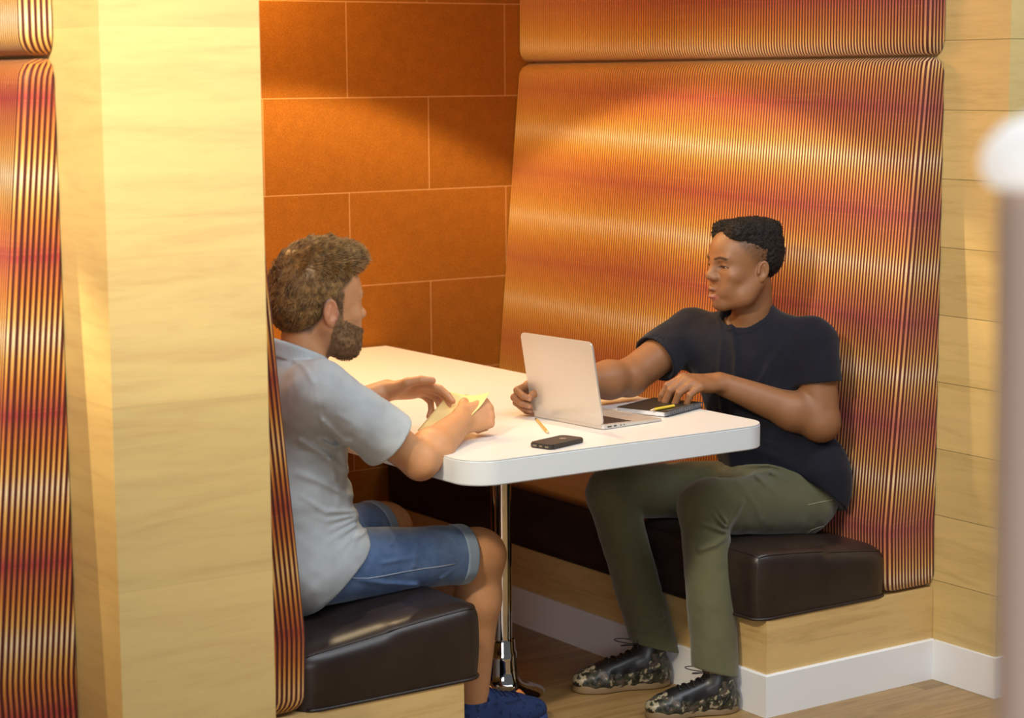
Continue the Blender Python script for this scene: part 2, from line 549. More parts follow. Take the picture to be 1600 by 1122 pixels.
def booth_ceiling(name, x0, x1, hole):
    bm = bmesh.new()
    # ceiling slab with a round hole for the recessed lamp
    hx, hy, r = hole
    seg = 32
    for z, flip in ((ZC, False), (ZC + 0.1, True)):
        ring = [bm.verts.new((hx + r * math.cos(2 * PI * k / seg), hy + r * math.sin(2 * PI * k / seg), z)) for k in range(seg)]
        def edge_pt(a):
            dx, dy = math.cos(a), math.sin(a)
            ts = []
            if dx > 1e-9: ts.append((x1 - hx) / dx)
            if dx < -1e-9: ts.append((x0 - hx) / dx)
            if dy > 1e-9: ts.append((YB - hy) / dy)
            if dy < -1e-9: ts.append((YF - hy) / dy)
            tt = min(ts); return (hx + dx * tt, hy + dy * tt, z)
        outer = [bm.verts.new(edge_pt(2 * PI * k / seg)) for k in range(seg)]
        corners = {}
        for k in range(seg):
            a, b = outer[k], outer[(k + 1) % seg]
            vs = [ring[k], a, b, ring[(k + 1) % seg]]
            if abs(a.co.x - b.co.x) > 1e-6 and abs(a.co.y - b.co.y) > 1e-6:
                cxx = a.co.x if a.co.x in (x0, x1) or abs(a.co.x - x0) < 1e-6 or abs(a.co.x - x1) < 1e-6 else b.co.x
                cyy = a.co.y if abs(a.co.y - YB) < 1e-6 or abs(a.co.y - YF) < 1e-6 else b.co.y
                vs = [ring[k], a, bm.verts.new((cxx, cyy, z)), b, ring[(k + 1) % seg]]
            bm.faces.new(vs)
    return struct(bm_obj(name, bm, M_plaster))
booth_ceiling('ceiling', XL, XW, (-0.48, 0.95, 0.052))
booth_ceiling('ceiling', XN - 2.2, XN, (XN - 1.10, 0.95, 0.052))
# bulkhead over the booths and partition at the far side of the next booth
struct(box_obj('wall_bulkhead', (-4.6, YF, ZC + 0.1), (XW + 2.6, YF + 0.1, 3.0), M_plaster))
struct(box_obj('wall_far_left', (XN - 2.2 - 0.347, YF, 0.0), (XN - 2.2, YB, ZC), M_pillar))

def baseboard(name, lo, hi):
    bm = bmesh.new(); add_box(bm, lo, hi, 0.0008, 1)
    return struct(bm_obj(name, bm, M_white, auto=35))
baseboard('baseboard_right', (XW - 0.011, YF, 0.0), (XW, -0.011, 0.115))
baseboard('baseboard_right_end', (XW - 0.011, YF - 0.011, 0.0), (XW + 0.36, YF, 0.115))
baseboard('baseboard_left_end', (XN - 0.011, YF - 0.011, 0.0), (XL + 0.011, YF, 0.115))
baseboard('baseboard_back', (-0.947, YB - 0.011, 0.0), (-0.011, YB, 0.115))

# ================================================================== benches
def backrest_profile(z, thick):
    """distance of the fabric from the partition at height z"""
    pts = [(0.262, 0.176), (0.45, 0.182), (0.64, 0.166), (0.9, 0.142), (1.3, 0.106), (1.6, 0.078), (1.75, 0.064), (2.4, 0.060)]
    for (z0, a), (z1, b) in zip(pts, pts[1:]):
        if z <= z1:
            return a + (b - a) * max(0, (z - z0)) / (z1 - z0) + thick
    return pts[-1][1] + thick

def pad(name, x_wall, sgn, z0, z1, thick, mat, parent, y0=0.0, y1=YB - 0.004, rnd=0.021):
    """upholstered pad: ribs run up the front and wrap round its end. sgn=-1 faces -X."""
    rib = 0.0122
    # horizontal path: from the wall at y0 (end face), round the corner, along the front to y1
    nz = 56
    zs = []
    for i in range(nz + 1):
        f = i / nz
        zs.append(z0 + (z1 - z0) * (0.5 - 0.5 * math.cos(PI * f)) * 0.6 + (z1 - z0) * f * 0.4)
    length = 0.26 + (y1 - y0)
    per = 8
    n = int(length / rib) * per
    verts = []; ribv = []
    for z in zs:
        # roll-off towards the top and the bottom of the pad
        e = min(z - z0, z1 - z)
        rr = 0.045
        ro = 0.0 if e >= rr else rr - math.sqrt(max(0, rr * rr - (rr - e) ** 2))
        ro = ro * 0.85
        T = backrest_profile(z, thick) - ro
        cr = min(rnd, T * 0.45)
        # bulge of the front over the width is slight
        Le = T - cr                       # straight run of the end face
        La = PI / 2 * cr
        for k in range(n + 1):
            u = k / n * length            # arc length measured back from a fixed corner at 0.17
            w = u - 0.26
            amp = 0.0026 * (abs(math.cos(PI * u / rib)) ** 0.8)
            amp *= min(1, max(0.15, e / 0.02))
            if u < 0.004 or (w < -La and (T - cr) - (-La - w) <= 0): amp = 0
            endro = ro * 0.8
            if w < -La:                   # end face; compressed towards the wall if it is short
                d = max(0.0, (T - cr) - (-La - w)); yy = y0 + endro; nx, ny = 0, -1
            elif w < 0:
                a = (w + La) / La * PI / 2
                d = T - cr + cr * math.sin(a); yy = y0 + endro + cr - cr * math.cos(a); nx, ny = math.sin(a), -math.cos(a)
            else:
                d = T; yy = y0 + endro + cr + w * (y1 - y0 - cr - endro) / (y1 - y0); nx, ny = 1, 0
            d += nx * amp; yy += ny * amp
            verts.append((x_wall + sgn * max(d, 0.0), yy, z)); ribv.append(u)
    faces = []
    m = n + 1
    for i in range(nz):
        for k in range(n):
            q = (i * m + k, i * m + k + 1, (i + 1) * m + k + 1, (i + 1) * m + k)
            faces.append(q if sgn < 0 else q[::-1])
    # close the back, top and bottom
    def cap(i, up):
        q = [i * m + k for k in range(m)]
        b0 = len(verts); verts.append((x_wall, y1, zs[i])); ribv.append(length)
        f = q + [b0]
        faces.append(tuple(f) if (up == (sgn < 0)) else tuple(reversed(f)))
    cap(0, False); cap(nz, True)
    o = mesh_obj(name, verts, faces, mat, parent)
    at = o.data.attributes.new('rib', 'FLOAT', 'POINT')
    at.data.foreach_set('value', np.array(ribv, np.float32))
    return o

def cushion_shape(x0, x1, z0, z1, y0, y1, front, sink=0.05):
    """moves a point of the cushion's box to its place on the rounded cushion"""
    cxm, cym = (x0 + x1) / 2, (y0 + y1) / 2
    hx = (x1 - x0) / 2; hy = (y1 - y0) / 2
    def f(c, out=0.0):
        c = Vector(c)
        s_ = 1 if c.x > cxm else -1
        r = 0.042 if s_ * front > 0 else 0.062
        dx = hx - abs(c.x - cxm); dy = hy - abs(c.y - cym); dz = z1 - c.z
        q = Vector((max(0, r - dx), max(0, r - dy), max(0, r - dz)))
        l = q.length
        yfront = c.y < y0 + 0.02; xfront = (c.x - cxm) * front > hx - 0.02
        if l > r:
            f_ = (r + out) / l
            c.x -= s_ * q.x * (1 - f_)
            c.y += (1 if c.y < cym else -1) * q.y * (1 - f_)
            c.z -= q.z * (1 - f_)
        elif out:
            if yfront: c.y -= out
            if xfront: c.x += front * out
        ux = max(0, 1 - ((c.x - cxm) / hx) ** 2)
        u = ux * max(0, 1 - ((c.y - cym) / hy) ** 4)
        hf = min(1, max(0, (c.z - z0) / (z1 - z0)))
        if hf > 0.5: c.z += 0.004 * u
        back = min(1, max(0, (1 - (c.x - cxm) * front / hx) / 2))
        c.z -= sink * back ** 1.3 * hf
        bulge = 0.007 * math.sin(PI * hf)
        if yfront: c.y -= bulge * max(0, 1 - ((c.x - cxm) / hx) ** 4)
        if xfront: c.x += front * bulge
        return c
    return f

def cushion(name, x0, x1, z0, z1, y0, y1, front, mat=M_leather):
    """seat cushion, front = +1 if its front edge faces +X"""
    bm = bmesh.new()
    add_box(bm, (x0, y0, z0), (x1, y1, z1))
    bmesh.ops.subdivide_edges(bm, edges=bm.edges[:], cuts=20, use_grid_fill=True)
    f = cushion_shape(x0, x1, z0, z1, y0, y1, front)
    ys = sorted({round(v.co.y, 5) for v in bm.verts})
    for v in bm.verts:                    # crowd the rows of the long side towards the visible end
        t = (v.co.y - y0) / (y1 - y0)
        v.co.y = y0 + (y1 - y0) * t ** 2.2
    for v in bm.verts: v.co = f(v.co)
    o = bm_obj(name, bm, mat, None, smooth=True)
    m = o.modifiers.new('s', 'SUBSURF'); m.levels = 1; m.render_levels = 2
    return o

def welt(z, x0, x1, y0, y1, front, f, out, r):
    xf, xr = (x1, x0) if front > 0 else (x0, x1)
    pts = [f((xr + (xf - xr) * k / 30, y0, z), out) for k in range(1, 31)] + [f((xf, y0 + 0.10 * (k / 14) , z), out) for k in range(1, 15)] + [f((xf, y0 + 0.10 + (y1 - y0 - 0.14) * k / 6, z), out) for k in range(1, 7)]
    bm = bmesh.new(); tube(bm, pts, r, 8)
    return bm

def bench(name, label, x_wall, x_front, sgn, thick, fab, x_cush, loc_label):
    """sgn = direction from the partition to the bench front"""
    root = empty(name, ((x_wall + x_front) / 2, 0.9, 0.0), 0, label, 'bench')
    def par(o):
        o.parent = root
        o.matrix_parent_inverse = Matrix.Translation(-Vector(root.location))
        return o
    lo, hi = sorted((x_wall, x_front))
    b = par(box_obj('bench_base', (lo, 0.0, 0.0), (hi, YB - 0.002, 0.262), M_base_wood))
    bm = bmesh.new()
    f = x_front + sgn * 0.011
    l2, h2 = sorted((x_front, f))
    # L-shaped white plinth board
    xi, xo, xb = x_front, f, x_wall
    poly = [(xb, -0.011), (xo, -0.011), (xo, YB - 0.013), (xi, YB - 0.013), (xi, 0.0), (xb, 0.0)]
    A0 = [bm.verts.new((x, y, 0.0)) for x, y in poly]; B0 = [bm.verts.new((x, y, 0.113)) for x, y in poly]; n_ = len(poly)
    C0 = [bm.verts.new((x if abs(x - xo) > 1e-6 else x - sgn * 0.003, y + (0.003 if abs(y + 0.011) < 1e-6 else 0), 0.116)) for x, y in poly]
    for P0, P1 in ((A0, B0), (B0, C0)):
        for i in range(n_): bm.faces.new((P0[i], P0[(i + 1) % n_], P1[(i + 1) % n_], P1[i]))
    bm.faces.new(C0); bm.faces.new(A0[::-1])
    par(bm_obj('plinth', bm, M_white, auto=35))
    cb = x_wall + sgn * (0.158 + thick)
    c0, c1 = sorted((cb, x_cush))
    box = (c0, c1, 0.262, 0.455, 0.002, YB - 0.005)
    par(cushion('seat_cushion', *box, sgn))
    f = cushion_shape(*box, sgn)
    par(bm_obj('piping', welt(0.2665, c0, c1, box[4], box[5], sgn, f, 0.001, 0.0045), M_leather, smooth=True))
    par(bm_obj('seam', welt(0.4460, c0, c1, box[4], box[5], sgn, f, 0.0006, 0.0015), M_leather, smooth=True))
    par(pad('backrest', x_wall, sgn, 0.264, 1.744, thick, fab, None))
    par(pad('upper_backrest', x_wall, sgn, 1.750, ZC - 0.004, thick, fab, None))
    return root

G = 0.002
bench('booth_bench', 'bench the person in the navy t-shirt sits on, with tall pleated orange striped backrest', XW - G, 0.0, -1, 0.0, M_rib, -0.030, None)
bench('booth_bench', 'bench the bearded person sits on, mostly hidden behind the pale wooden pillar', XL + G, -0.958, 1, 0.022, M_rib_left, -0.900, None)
bench('booth_bench', 'striped bench back of the next booth, at the far left edge behind the pillar', XN - G, XN - 0.62, -1, 0.0, M_rib_next_hazed, XN - 0.65, None)

# ================================================================== table
def make_table():
    root = empty('booth_table', (-0.45, 0.59, 0.0), 0, 'long white laminate table on a chrome pedestal between the two benches', 'table')
    def par(o):
        o.parent = root; o.matrix_parent_inverse = Matrix.Translation(-Vector(root.location)); return o
    x0, x1, y0, y1 = -0.95, -0.010, -0.030, YB - 0.012
    r = 0.085
    def outline(d):
        pts = []
        for (cx_, cy_, a0) in ((x1 - r, y0 + r, -PI / 2), (x0 + r, y0 + r, PI)):
            pass
        pts += [(x0 + d, y1)]
        pts += [(x0 + r + (r - d) * math.cos(a), y0 + r + (r - d) * math.sin(a)) for a in [PI + PI / 2 * k / 14 for k in range(15)]]
        pts += [(x1 - r + (r - d) * math.cos(a), y0 + r + (r - d) * math.sin(a)) for a in [-PI / 2 + PI / 2 * k / 14 for k in range(15)]]
        pts += [(x1 - d, y1)]
        return pts
    def slab(name, d, za, zb, mat, bev=0.0):
        bm = bmesh.new()
        p = outline(d)
        lv = [bm.verts.new((x, y, za)) for x, y in p]; uv = [bm.verts.new((x, y, zb)) for x, y in p]
        n = len(p)
        bm.faces.new(uv); bm.faces.new(lv[::-1])
        for i in range(n):
            bm.faces.new((lv[i], lv[(i + 1) % n], uv[(i + 1) % n], uv[i]))
        if bev:
            bmesh.ops.recalc_face_normals(bm, faces=bm.faces[:])
            es = [e for e in bm.edges if abs(e.verts[0].co.z - e.verts[1].co.z) < 1e-6]
            bmesh.ops.bevel(bm, geom=es, offset=bev, segments=2, affect='EDGES')
        return bm_obj(name, bm, mat, auto=35)
    par(slab('edge_band', 0.0, 0.738, 0.7985, M_edge, 0.003))
    par(slab('tabletop', 0.0016, 0.7985, 0.8000, M_laminate))
    bm = bmesh.new()
    px, py = -0.452, 0.590
    lathe(bm, [(0.0285, 0.0), (0.0285, 0.69)], (px, py, 0.048))
    par(bm_obj('pedestal_pole', bm, M_chrome, smooth=True))
    bm = bmesh.new()
    lathe(bm, [(0.0, 0.0), (0.118, 0.0), (0.118, 0.006), (0.113, 0.010), (0.095, 0.013), (0.07, 0.020), (0.055, 0.031), (0.047, 0.048), (0.0435, 0.07), (0.042, 0.10), (0.041, 0.118), (0.0375, 0.124), (0.036, 0.15), (0.034, 0.155), (0.0285, 0.156)], (px, py, 0.0), 64)
    par(bm_obj('pedestal_base', bm, M_chrome, auto=40))
    bm = bmesh.new()
    lathe(bm, [(0.0, 0.0), (0.09, 0.0), (0.09, -0.006), (0.03, -0.012), (0.0, -0.012)], (px, py, 0.7378), 40)
    par(bm_obj('mounting_plate', bm, M_chrome, auto=40))
    return root
M_laminate = simple('white_laminate', (0.74, 0.73, 0.71), 0.33)
M_edge = simple('white_edge_band', (0.68, 0.72, 0.74), 0.45)
make_table()

# ================================================================== lamps recessed in the booth ceilings
def downlight(name, x, y, label, power, col):
    root = empty(name, (x, y, ZC), 0, label, 'lamp')
    def par(o):
        o.parent = root; o.matrix_parent_inverse = Matrix.Translation(-Vector(root.location)); return o
    bm = bmesh.new()
    # trim ring and reflector can that cuts the beam off at about 55 degrees
    lathe(bm, [(0.050, 0.0), (0.066, 0.0), (0.066, -0.004), (0.048, -0.006), (0.046, 0.03), (0.046, 0.075), (0.050, 0.075), (0.050, 0.0)], (x, y, ZC), 40)
    par(bm_obj('reflector', bm, simple('lamp_reflector', (0.7, 0.7, 0.7), 0.3), auto=40))
    bm = bmesh.new(); lathe(bm, [(0.0, 0.076), (0.05, 0.076), (0.05, 0.09), (0.0, 0.09)], (x, y, ZC), 32)
    par(bm_obj('lamp_housing', bm, simple('lamp_housing', (0.1, 0.1, 0.1), 0.5), auto=40))
    L = bpy.data.lights.new(name, 'SPOT'); L.energy = power; L.color = col
    L.spot_size = math.radians(2 * 55.5); L.spot_blend = 0.12; L.shadow_soft_size = 0.022
    # luminous intensity of the reflector over the angle from straight down: bright core, weaker flank, bright rim
    L.use_nodes = True; nt = L.node_tree; em = nt.nodes['Emission']
    tc = nt.nodes.new('ShaderNodeTexCoord'); sx = nt.nodes.new('ShaderNodeSeparateXYZ'); ab = nt.nodes.new('ShaderNodeMath'); ab.operation = 'ABSOLUTE'
    rp = nt.nodes.new('ShaderNodeValToRGB'); nt.links.new(tc.outputs['Normal'], sx.inputs[0]); nt.links.new(sx.outputs[2], ab.inputs[0]); nt.links.new(ab.outputs[0], rp.inputs[0])
    cr = rp.color_ramp
    stops = [(0.55, 1.0), (0.64, 1.0), (0.72, 0.50), (0.80, 0.36), (0.90, 0.42), (1.0, 0.60)]
    while len(cr.elements) < len(stops): cr.elements.new(0.5)
    for e, (p_, v_) in zip(cr.elements, stops): e.position = p_; e.color = (v_, v_, v_, 1)
    nt.links.new(rp.outputs[0], em.inputs['Strength'])
    o = bpy.data.objects.new(name + '_beam', L); link(o); par(o)
    o.location = (x, y, ZC - 0.02)
    return root
# ================================================================== things on the table
TZ = 0.8002
M_alu = simple('brushed_aluminium', (0.64, 0.61, 0.57), 0.36, metal=0.55, spec=0.6)
M_keys = simple('black_keys', (0.02, 0.02, 0.022), 0.45)
M_blackglass = simple('black_screen_glass', (0.01, 0.01, 0.012), 0.08)
M_grey = simple('grey_port', (0.05, 0.05, 0.055), 0.4)

def frame_obj(o, M):
    o.data.transform(M); return o

def rounded_slab(bm, w, d, z0, z1, r, bev=0.0012, seg=6, taper=None):
    """slab centred on x 0..w, y 0..d"""
    pts = []
    for cx_, cy_, a0 in ((r, r, PI), (w - r, r, 1.5 * PI), (w - r, d - r, 0), (r, d - r, PI / 2)):
        for k in range(seg + 1):
            a = a0 + PI / 2 * k / seg
            pts.append((cx_ + r * math.cos(a), cy_ + r * math.sin(a)))
    zt = (lambda x, y: z1) if taper is None else taper
    lo = [bm.verts.new((x, y, z0)) for x, y in pts]; up = [bm.verts.new((x, y, zt(x, y))) for x, y in pts]
    n = len(pts)
    ft = bm.faces.new(up); fb = bm.faces.new(lo[::-1])
    side = [bm.faces.new((lo[i], lo[(i + 1) % n], up[(i + 1) % n], up[i])) for i in range(n)]
    if bev:
        es = [e for e in list(ft.edges) + list(fb.edges)]
        bmesh.ops.bevel(bm, geom=es, offset=bev, segments=2, affect='EDGES')

def make_laptop():
    w = Vector((-.085, .9964, 0)).normalized(); d = Vector((w.y, -w.x, 0)); up = Vector((0, 0, 1))
    HR = Vector((-.428, .153, TZ))
    Wd, Dp, L = 0.285, 0.212, 0.222
    root = empty('laptop', HR, 0, 'open slim aluminium laptop, its back towards the bearded person', 'laptop')
    # local: x = towards the user, y = along the hinge, z up
    M = Matrix(((d.x, w.x, 0, 0), (d.y, w.y, 0, 0), (0, 0, 1, 0), (0, 0, 0, 1)))
    def done(o, parent=root):
        o.data.transform(M); o.parent = parent; return o
    bm = bmesh.new(); rounded_slab(bm, Dp, Wd, 0.0012, 0.0125, 0.012, 0.0012, taper=lambda x, y: 0.0125 - 0.006 * x / Dp)
    base = done(bm_obj('base', bm, M_alu, auto=40))
    bm = bmesh.new()
    for x in (0.02, Dp - 0.02):
        for y in (0.03, Wd - 0.03): lathe(bm, [(0, 0), (0.006, 0), (0.006, 0.0014), (0, 0.0014)], (x, y, 0), 12)
    bm.free()
    for x in (0.02, Dp - 0.02):
        for y in (0.03, Wd - 0.03):
            bm = bmesh.new(); lathe(bm, [(0, 0), (0.006, 0), (0.006, 0.0014), (0, 0.0014)], (x, y, 0), 12); done(bm_obj('rubber_foot', bm, M_grey))
    # keyboard
    bm = bmesh.new()
    zt = lambda x: 0.0125 - 0.006 * x / Dp
    rows = 6; cols = 13
    kx0, kx1, ky0, ky1 = 0.020, 0.112, 0.016, Wd - 0.016
    for r_ in range(rows):
        for c_ in range(cols):
            xa = kx0 + (kx1 - kx0) * r_ / rows; xb = xa + (kx1 - kx0) / rows - 0.002
            ya = ky0 + (ky1 - ky0) * c_ / cols; yb = ya + (ky1 - ky0) / cols - 0.0022
            if r_ == rows - 1 and 3 <= c_ <= 8:
                if c_ != 3: continue
                yb = ky0 + (ky1 - ky0) * 9 / cols - 0.0022
            add_box(bm, (xa, ya, zt(xa) - 0.0006), (xb, yb, zt(xb) + 0.0009), 0.0003, 1)
    kb = done(bm_obj('keyboard', bm, M_keys, auto=40))
    bm = bmesh.new(); add_box(bm, (kx0 - .002, ky0 - .002, zt(.06) - 0.0045), (kx1 + .001, ky1 + .001, zt(.112) + 0.0002))
    done(bm_obj('keyboard_well', bm, M_grey))
    bm = bmesh.new(); add_box(bm, (0.125, Wd / 2 - 0.048, zt(.16) - 0.003), (0.188, Wd / 2 + 0.048, zt(.125) + 0.0000))
    done(bm_obj('trackpad', bm, simple('trackpad', (0.70, 0.68, 0.66), 0.25, metal=0.5)))
    # ports on the side towards the viewer
    bm = bmesh.new()
    for xa, wd, hh in ((0.016, 0.014, 0.0035), (0.038, 0.009, 0.004), (0.060, 0.004, 0.003), (0.072, 0.003, 0.003)):
        add_box(bm, (xa, -0.0005, 0.0045), (xa + wd, 0.002, 0.0045 + hh))
    done(bm_obj('port', bm, M_grey))
    # lid, tilted back
    a = math.radians(10)
    bm = bmesh.new()
    rounded_slab(bm, L, Wd, -0.0025, 0.0025, 0.012, 0.0012)
    # slab x -> up along the lid, z -> normal
    T = Matrix(((-math.sin(a), 0, math.cos(a), 0.002), (0, 1, 0, 0), (math.cos(a), 0, math.sin(a), 0.011), (0, 0, 0, 1)))
    for v in bm.verts: v.co = T @ v.co
    lid = done(bm_obj('lid', bm, M_alu, auto=40))
    bm = bmesh.new(); add_box(bm, (0.010, 0.008, 0.0024), (L - 0.008, Wd - 0.008, 0.0030))
    for v in bm.verts: v.co = T @ v.co
    done(bm_obj('screen', bm, M_blackglass))
    bm = bmesh.new(); tube(bm, [(0.0035, 0.03, 0.0112), (0.0035, Wd - 0.03, 0.0112)], 0.0030, 12)
    done(bm_obj('hinge', bm, M_grey, smooth=True))
make_laptop()

def make_phone():
    A = Vector((-.6995, -.003, TZ)); B = Vector((-.570, .036, TZ))
    ax = (B - A).normalized(); ay = Vector((-ax.y, ax.x, 0))
    root = empty('smartphone', A, 0, 'black smartphone lying face down in front of the laptop', 'phone')
    M = Matrix(((ax.x, ay.x, 0, 0), (ax.y, ay.y, 0, 0), (0, 0, 1, 0), (0, 0, 0, 1)))
    Mc = simple('phone_case_black', (0.022, 0.017, 0.014), 0.38)
    def done(o): o.data.transform(M); o.parent = root; return o
    bm = bmesh.new(); rounded_slab(bm, 0.134, 0.070, 0.0, 0.0125, 0.010, 0.0022)
    done(bm_obj('case', bm, Mc, auto=40))
    bm = bmesh.new(); lathe(bm, [(0.0, 0.0128), (0.0085, 0.0128), (0.0095, 0.0126), (0.0095, 0.010), (0, 0.010)], (0.092, 0.036, 0), 28)
    done(bm_obj('case_cutout', bm, simple('phone_cutout', (0.42, 0.36, 0.28), 0.25, metal=0.8), smooth=False))
    bm = bmesh.new()
    for y, w_ in ((0.010, 0.011), (0.030, 0.009), (0.047, 0.012)):
        add_box(bm, (-0.0006, y, 0.0035), (0.002, y + w_, 0.0080), 0.0005, 1)
    done(bm_obj('bottom_ports', bm, simple('phone_ports', (0.25, 0.22, 0.17), 0.3, metal=0.7)))
    bm = bmesh.new(); lathe(bm, [(0.0, 0.0127), (0.003, 0.0127), (0.003, 0.011), (0, 0.011)], (0.122, 0.058, 0), 16)
    done(bm_obj('camera_lens', bm, M_blackglass))
make_phone()

def make_pencil():
    B = Vector((-.479, .379, TZ + 0.0037)); A = Vector((-.578, .183, TZ + 0.0037))   # A = point
    ax = (B - A).normalized(); L = (B - A).length
    root = empty('pencil', (A + B) / 2 - Vector((0, 0, 0.0037)), 0, 'short yellow pencil lying between the laptop and the smartphone', 'pencil')
    def part(n, a, b, r0, r1, mat, seg=6):
        bm = bmesh.new(); tube(bm, [A + ax * a - Vector(root.location), A + ax * b - Vector(root.location)], [r0, r1], seg)
        o = bm_obj(n, bm, mat, root, smooth=seg > 6); return o
    part('lead', 0.0, 0.005, 0.0004, 0.0010, simple('graphite', (0.05, 0.05, 0.05), 0.4), 8)
    part('sharpened_wood', 0.005, 0.022, 0.0010, 0.0037, simple('pencil_wood', (0.80, 0.60, 0.36), 0.6), 8)
    part('barrel', 0.022, L - 0.020, 0.0037, 0.0037, simple('pencil_paint', (0.50, 0.33, 0.08), 0.35))
    part('ferrule', L - 0.020, L - 0.010, 0.0038, 0.0038, simple('ferrule', (0.75, 0.62, 0.35), 0.25, metal=1.0), 14)
    part('eraser', L - 0.010, L, 0.0036, 0.0034, simple('eraser_black', (0.03, 0.025, 0.03), 0.7), 14)
make_pencil()

def make_notebook():
    A = Vector((-.176, .210, TZ)); B = Vector((.006, .277, TZ))
    ax = (B - A).normalized(); ay = Vector((-ax.y, ax.x, 0))
    Ls, Wn = 0.196, 0.158
    root = empty('notebook', A, 0, 'black spiral notebook beside the laptop, under a hand with a pencil', 'notebook')
    M = Matrix(((ax.x, ay.x, 0, 0), (ax.y, ay.y, 0, 0), (0, 0, 1, 0), (0, 0, 0, 1)))
    def done(o): o.data.transform(M); o.parent = root; return o
    Mp = NT('paper_block'); P = Mp.coord('Object')
    n = Mp.noise(Mp.mapping(P, (2, 2, 900)), 3, 1); Mp.l(Mp.ramp(n, [(0.35, (0.62, 0.62, 0.66)), (0.6, (0.84, 0.84, 0.87))]), Mp.b.inputs['Base Color']); Mp.set(rough=0.8)
    Mb = simple('notebook_cover_black', (0.016, 0.014, 0.012), 0.42)
    bm = bmesh.new(); rounded_slab(bm, Ls, Wn, 0.0, 0.0014, 0.006, 0)
    done(bm_obj('back_cover', bm, Mb))
    bm = bmesh.new(); add_box(bm, (0.002, 0.008, 0.0014), (Ls - 0.002, Wn - 0.002, 0.0135))
    done(bm_obj('page_block', bm, Mp.m))
    bm = bmesh.new(); rounded_slab(bm, Ls, Wn, 0.0135, 0.0149, 0.006, 0)
    done(bm_obj('front_cover', bm, Mb))
    bm = bmesh.new()
    for k in range(17):
        x = 0.014 + k * (Ls - 0.028) / 16
        for off in (-0.0011, 0.0011):
            pts = [(x + off, 0.004 + 0.0085 * math.cos(a), 0.0078 + 0.0088 * math.sin(a)) for a in [2 * PI * j / 18 for j in range(18)]]
            tube(bm, pts, 0.0008, 6, closed=True)
    done(bm_obj('spiral_binding', bm, simple('binding_wire', (0.10, 0.10, 0.11), 0.3, metal=0.4), smooth=True))
make_notebook()

def make_sheet():
    BL = Vector((-.891, .307, .826)); TL = Vector((-.782, .322, .912)); TR = Vector((-.715, .245, .914))
    BR = BL + (TR - TL) + Vector((0.0, -.012, -.002))
    nx, ny = 16, 16; bm = bmesh.new(); g = []
    nrm = (TR - TL).cross(BL - TL).normalized()
    for i in range(nx + 1):
        row = []
        for j in range(ny + 1):
            u, v = i / nx, j / ny
            p = (BL * (1 - u) + BR * u) * (1 - v) + (TL * (1 - u) + TR * u) * v
            p = p + nrm * (0.010 * math.sin(PI * u) * (0.4 + v) - 0.006 * math.sin(2 * PI * v) * u)
            row.append(bm.verts.new(p))
        g.append(row)
    for i in range(nx):
        for j in range(ny): bm.faces.new((g[i][j], g[i + 1][j], g[i + 1][j + 1], g[i][j + 1]))
    o = bm_obj('paper_sheet', bm, simple('yellow_paper', (0.90, 0.66, 0.26), 0.7), smooth=True)
    m = o.modifiers.new('t', 'SOLIDIFY'); m.thickness = 0.0012
    tag(o, 'folded pale yellow paper held in both hands by the bearded person', 'paper')
make_sheet()

# ================================================================== out-of-focus post lamp close to the viewer, at the right edge
def near_lamp():
    # stands about 1.3 m from the viewer
    x, y = -2.521, -3.136
    root = empty('floor_lamp', (x, y, 0), 0, 'blurred taupe post with a rounded white top, close at the right edge', 'lamp')
    def done(o): o.data.transform(Matrix.Translation((-x, -y, 0))); o.parent = root; return o
    bm = bmesh.new(); lathe(bm, [(0, 0), (0.16, 0), (0.16, 0.012), (0.05, 0.03), (0.05, 0.05)], (x, y, 0), 40)
    done(bm_obj('base', bm, simple('lamp_base_taupe', (0.30, 0.22, 0.19), 0.5), auto=40))
    bm = bmesh.new(); lathe(bm, [(0.030, 0.03), (0.030, 1.30), (0.034, 1.44), (0.037, 1.60), (0.036, 1.628), (0.0, 1.628)], (x, y, 0), 40)
    done(bm_obj('post', bm, simple('lamp_post_taupe', (0.88, 0.68, 0.55), 0.55), auto=40))
    bm = bmesh.new(); lathe(bm, [(0.0, 1.628), (0.040, 1.628), (0.046, 1.634), (0.048, 1.644), (0.045, 1.656), (0.034, 1.668), (0.018, 1.674), (0.0, 1.675)], (x, y, 0), 40)
    t = NT('lamp_opal'); t.set(col=(0.9, 0.9, 0.9), rough=0.4); t.b.inputs['Emission Color'].default_value = (1, 0.96, 0.88, 1); t.b.inputs['Emission Strength'].default_value = 0.55
    done(bm_obj('lamp_shade', bm, t.m, auto=40))
near_lamp()

def make_held_pencil():
    def at(x, y):
        d = cam_ray(x, y); t = (0.8191 - CAM_POS[2]) / d[2]; return Vector(CAM_POS + d * t)
    A, B = at(1016, 641), at(1053, 634)
    ax = (B - A).normalized(); L = (B - A).length
    root = empty('pencil', (A + B) / 2 - Vector((0, 0, 0.004)), 0, 'yellow pencil under the fingers on top of the black notebook', 'pencil')
    def part(n, a, b, r0, r1, mat, seg=6):
        bm = bmesh.new(); tube(bm, [A + ax * a - Vector(root.location), A + ax * b - Vector(root.location)], [r0, r1], seg); bm_obj(n, bm, mat, root, smooth=seg > 6)
    part('barrel', 0.016, L, 0.0037, 0.0037, simple('yellow_pencil_paint', (0.85, 0.62, 0.06), 0.35))
    part('sharpened_wood', 0.0, 0.016, 0.0008, 0.0036, simple('pencil_wood', (0.80, 0.60, 0.36), 0.6), 8)
make_held_pencil()
# ================================================================== people
def unit(v):
    v = np.array(v, np.float64); return v / np.linalg.norm(v)

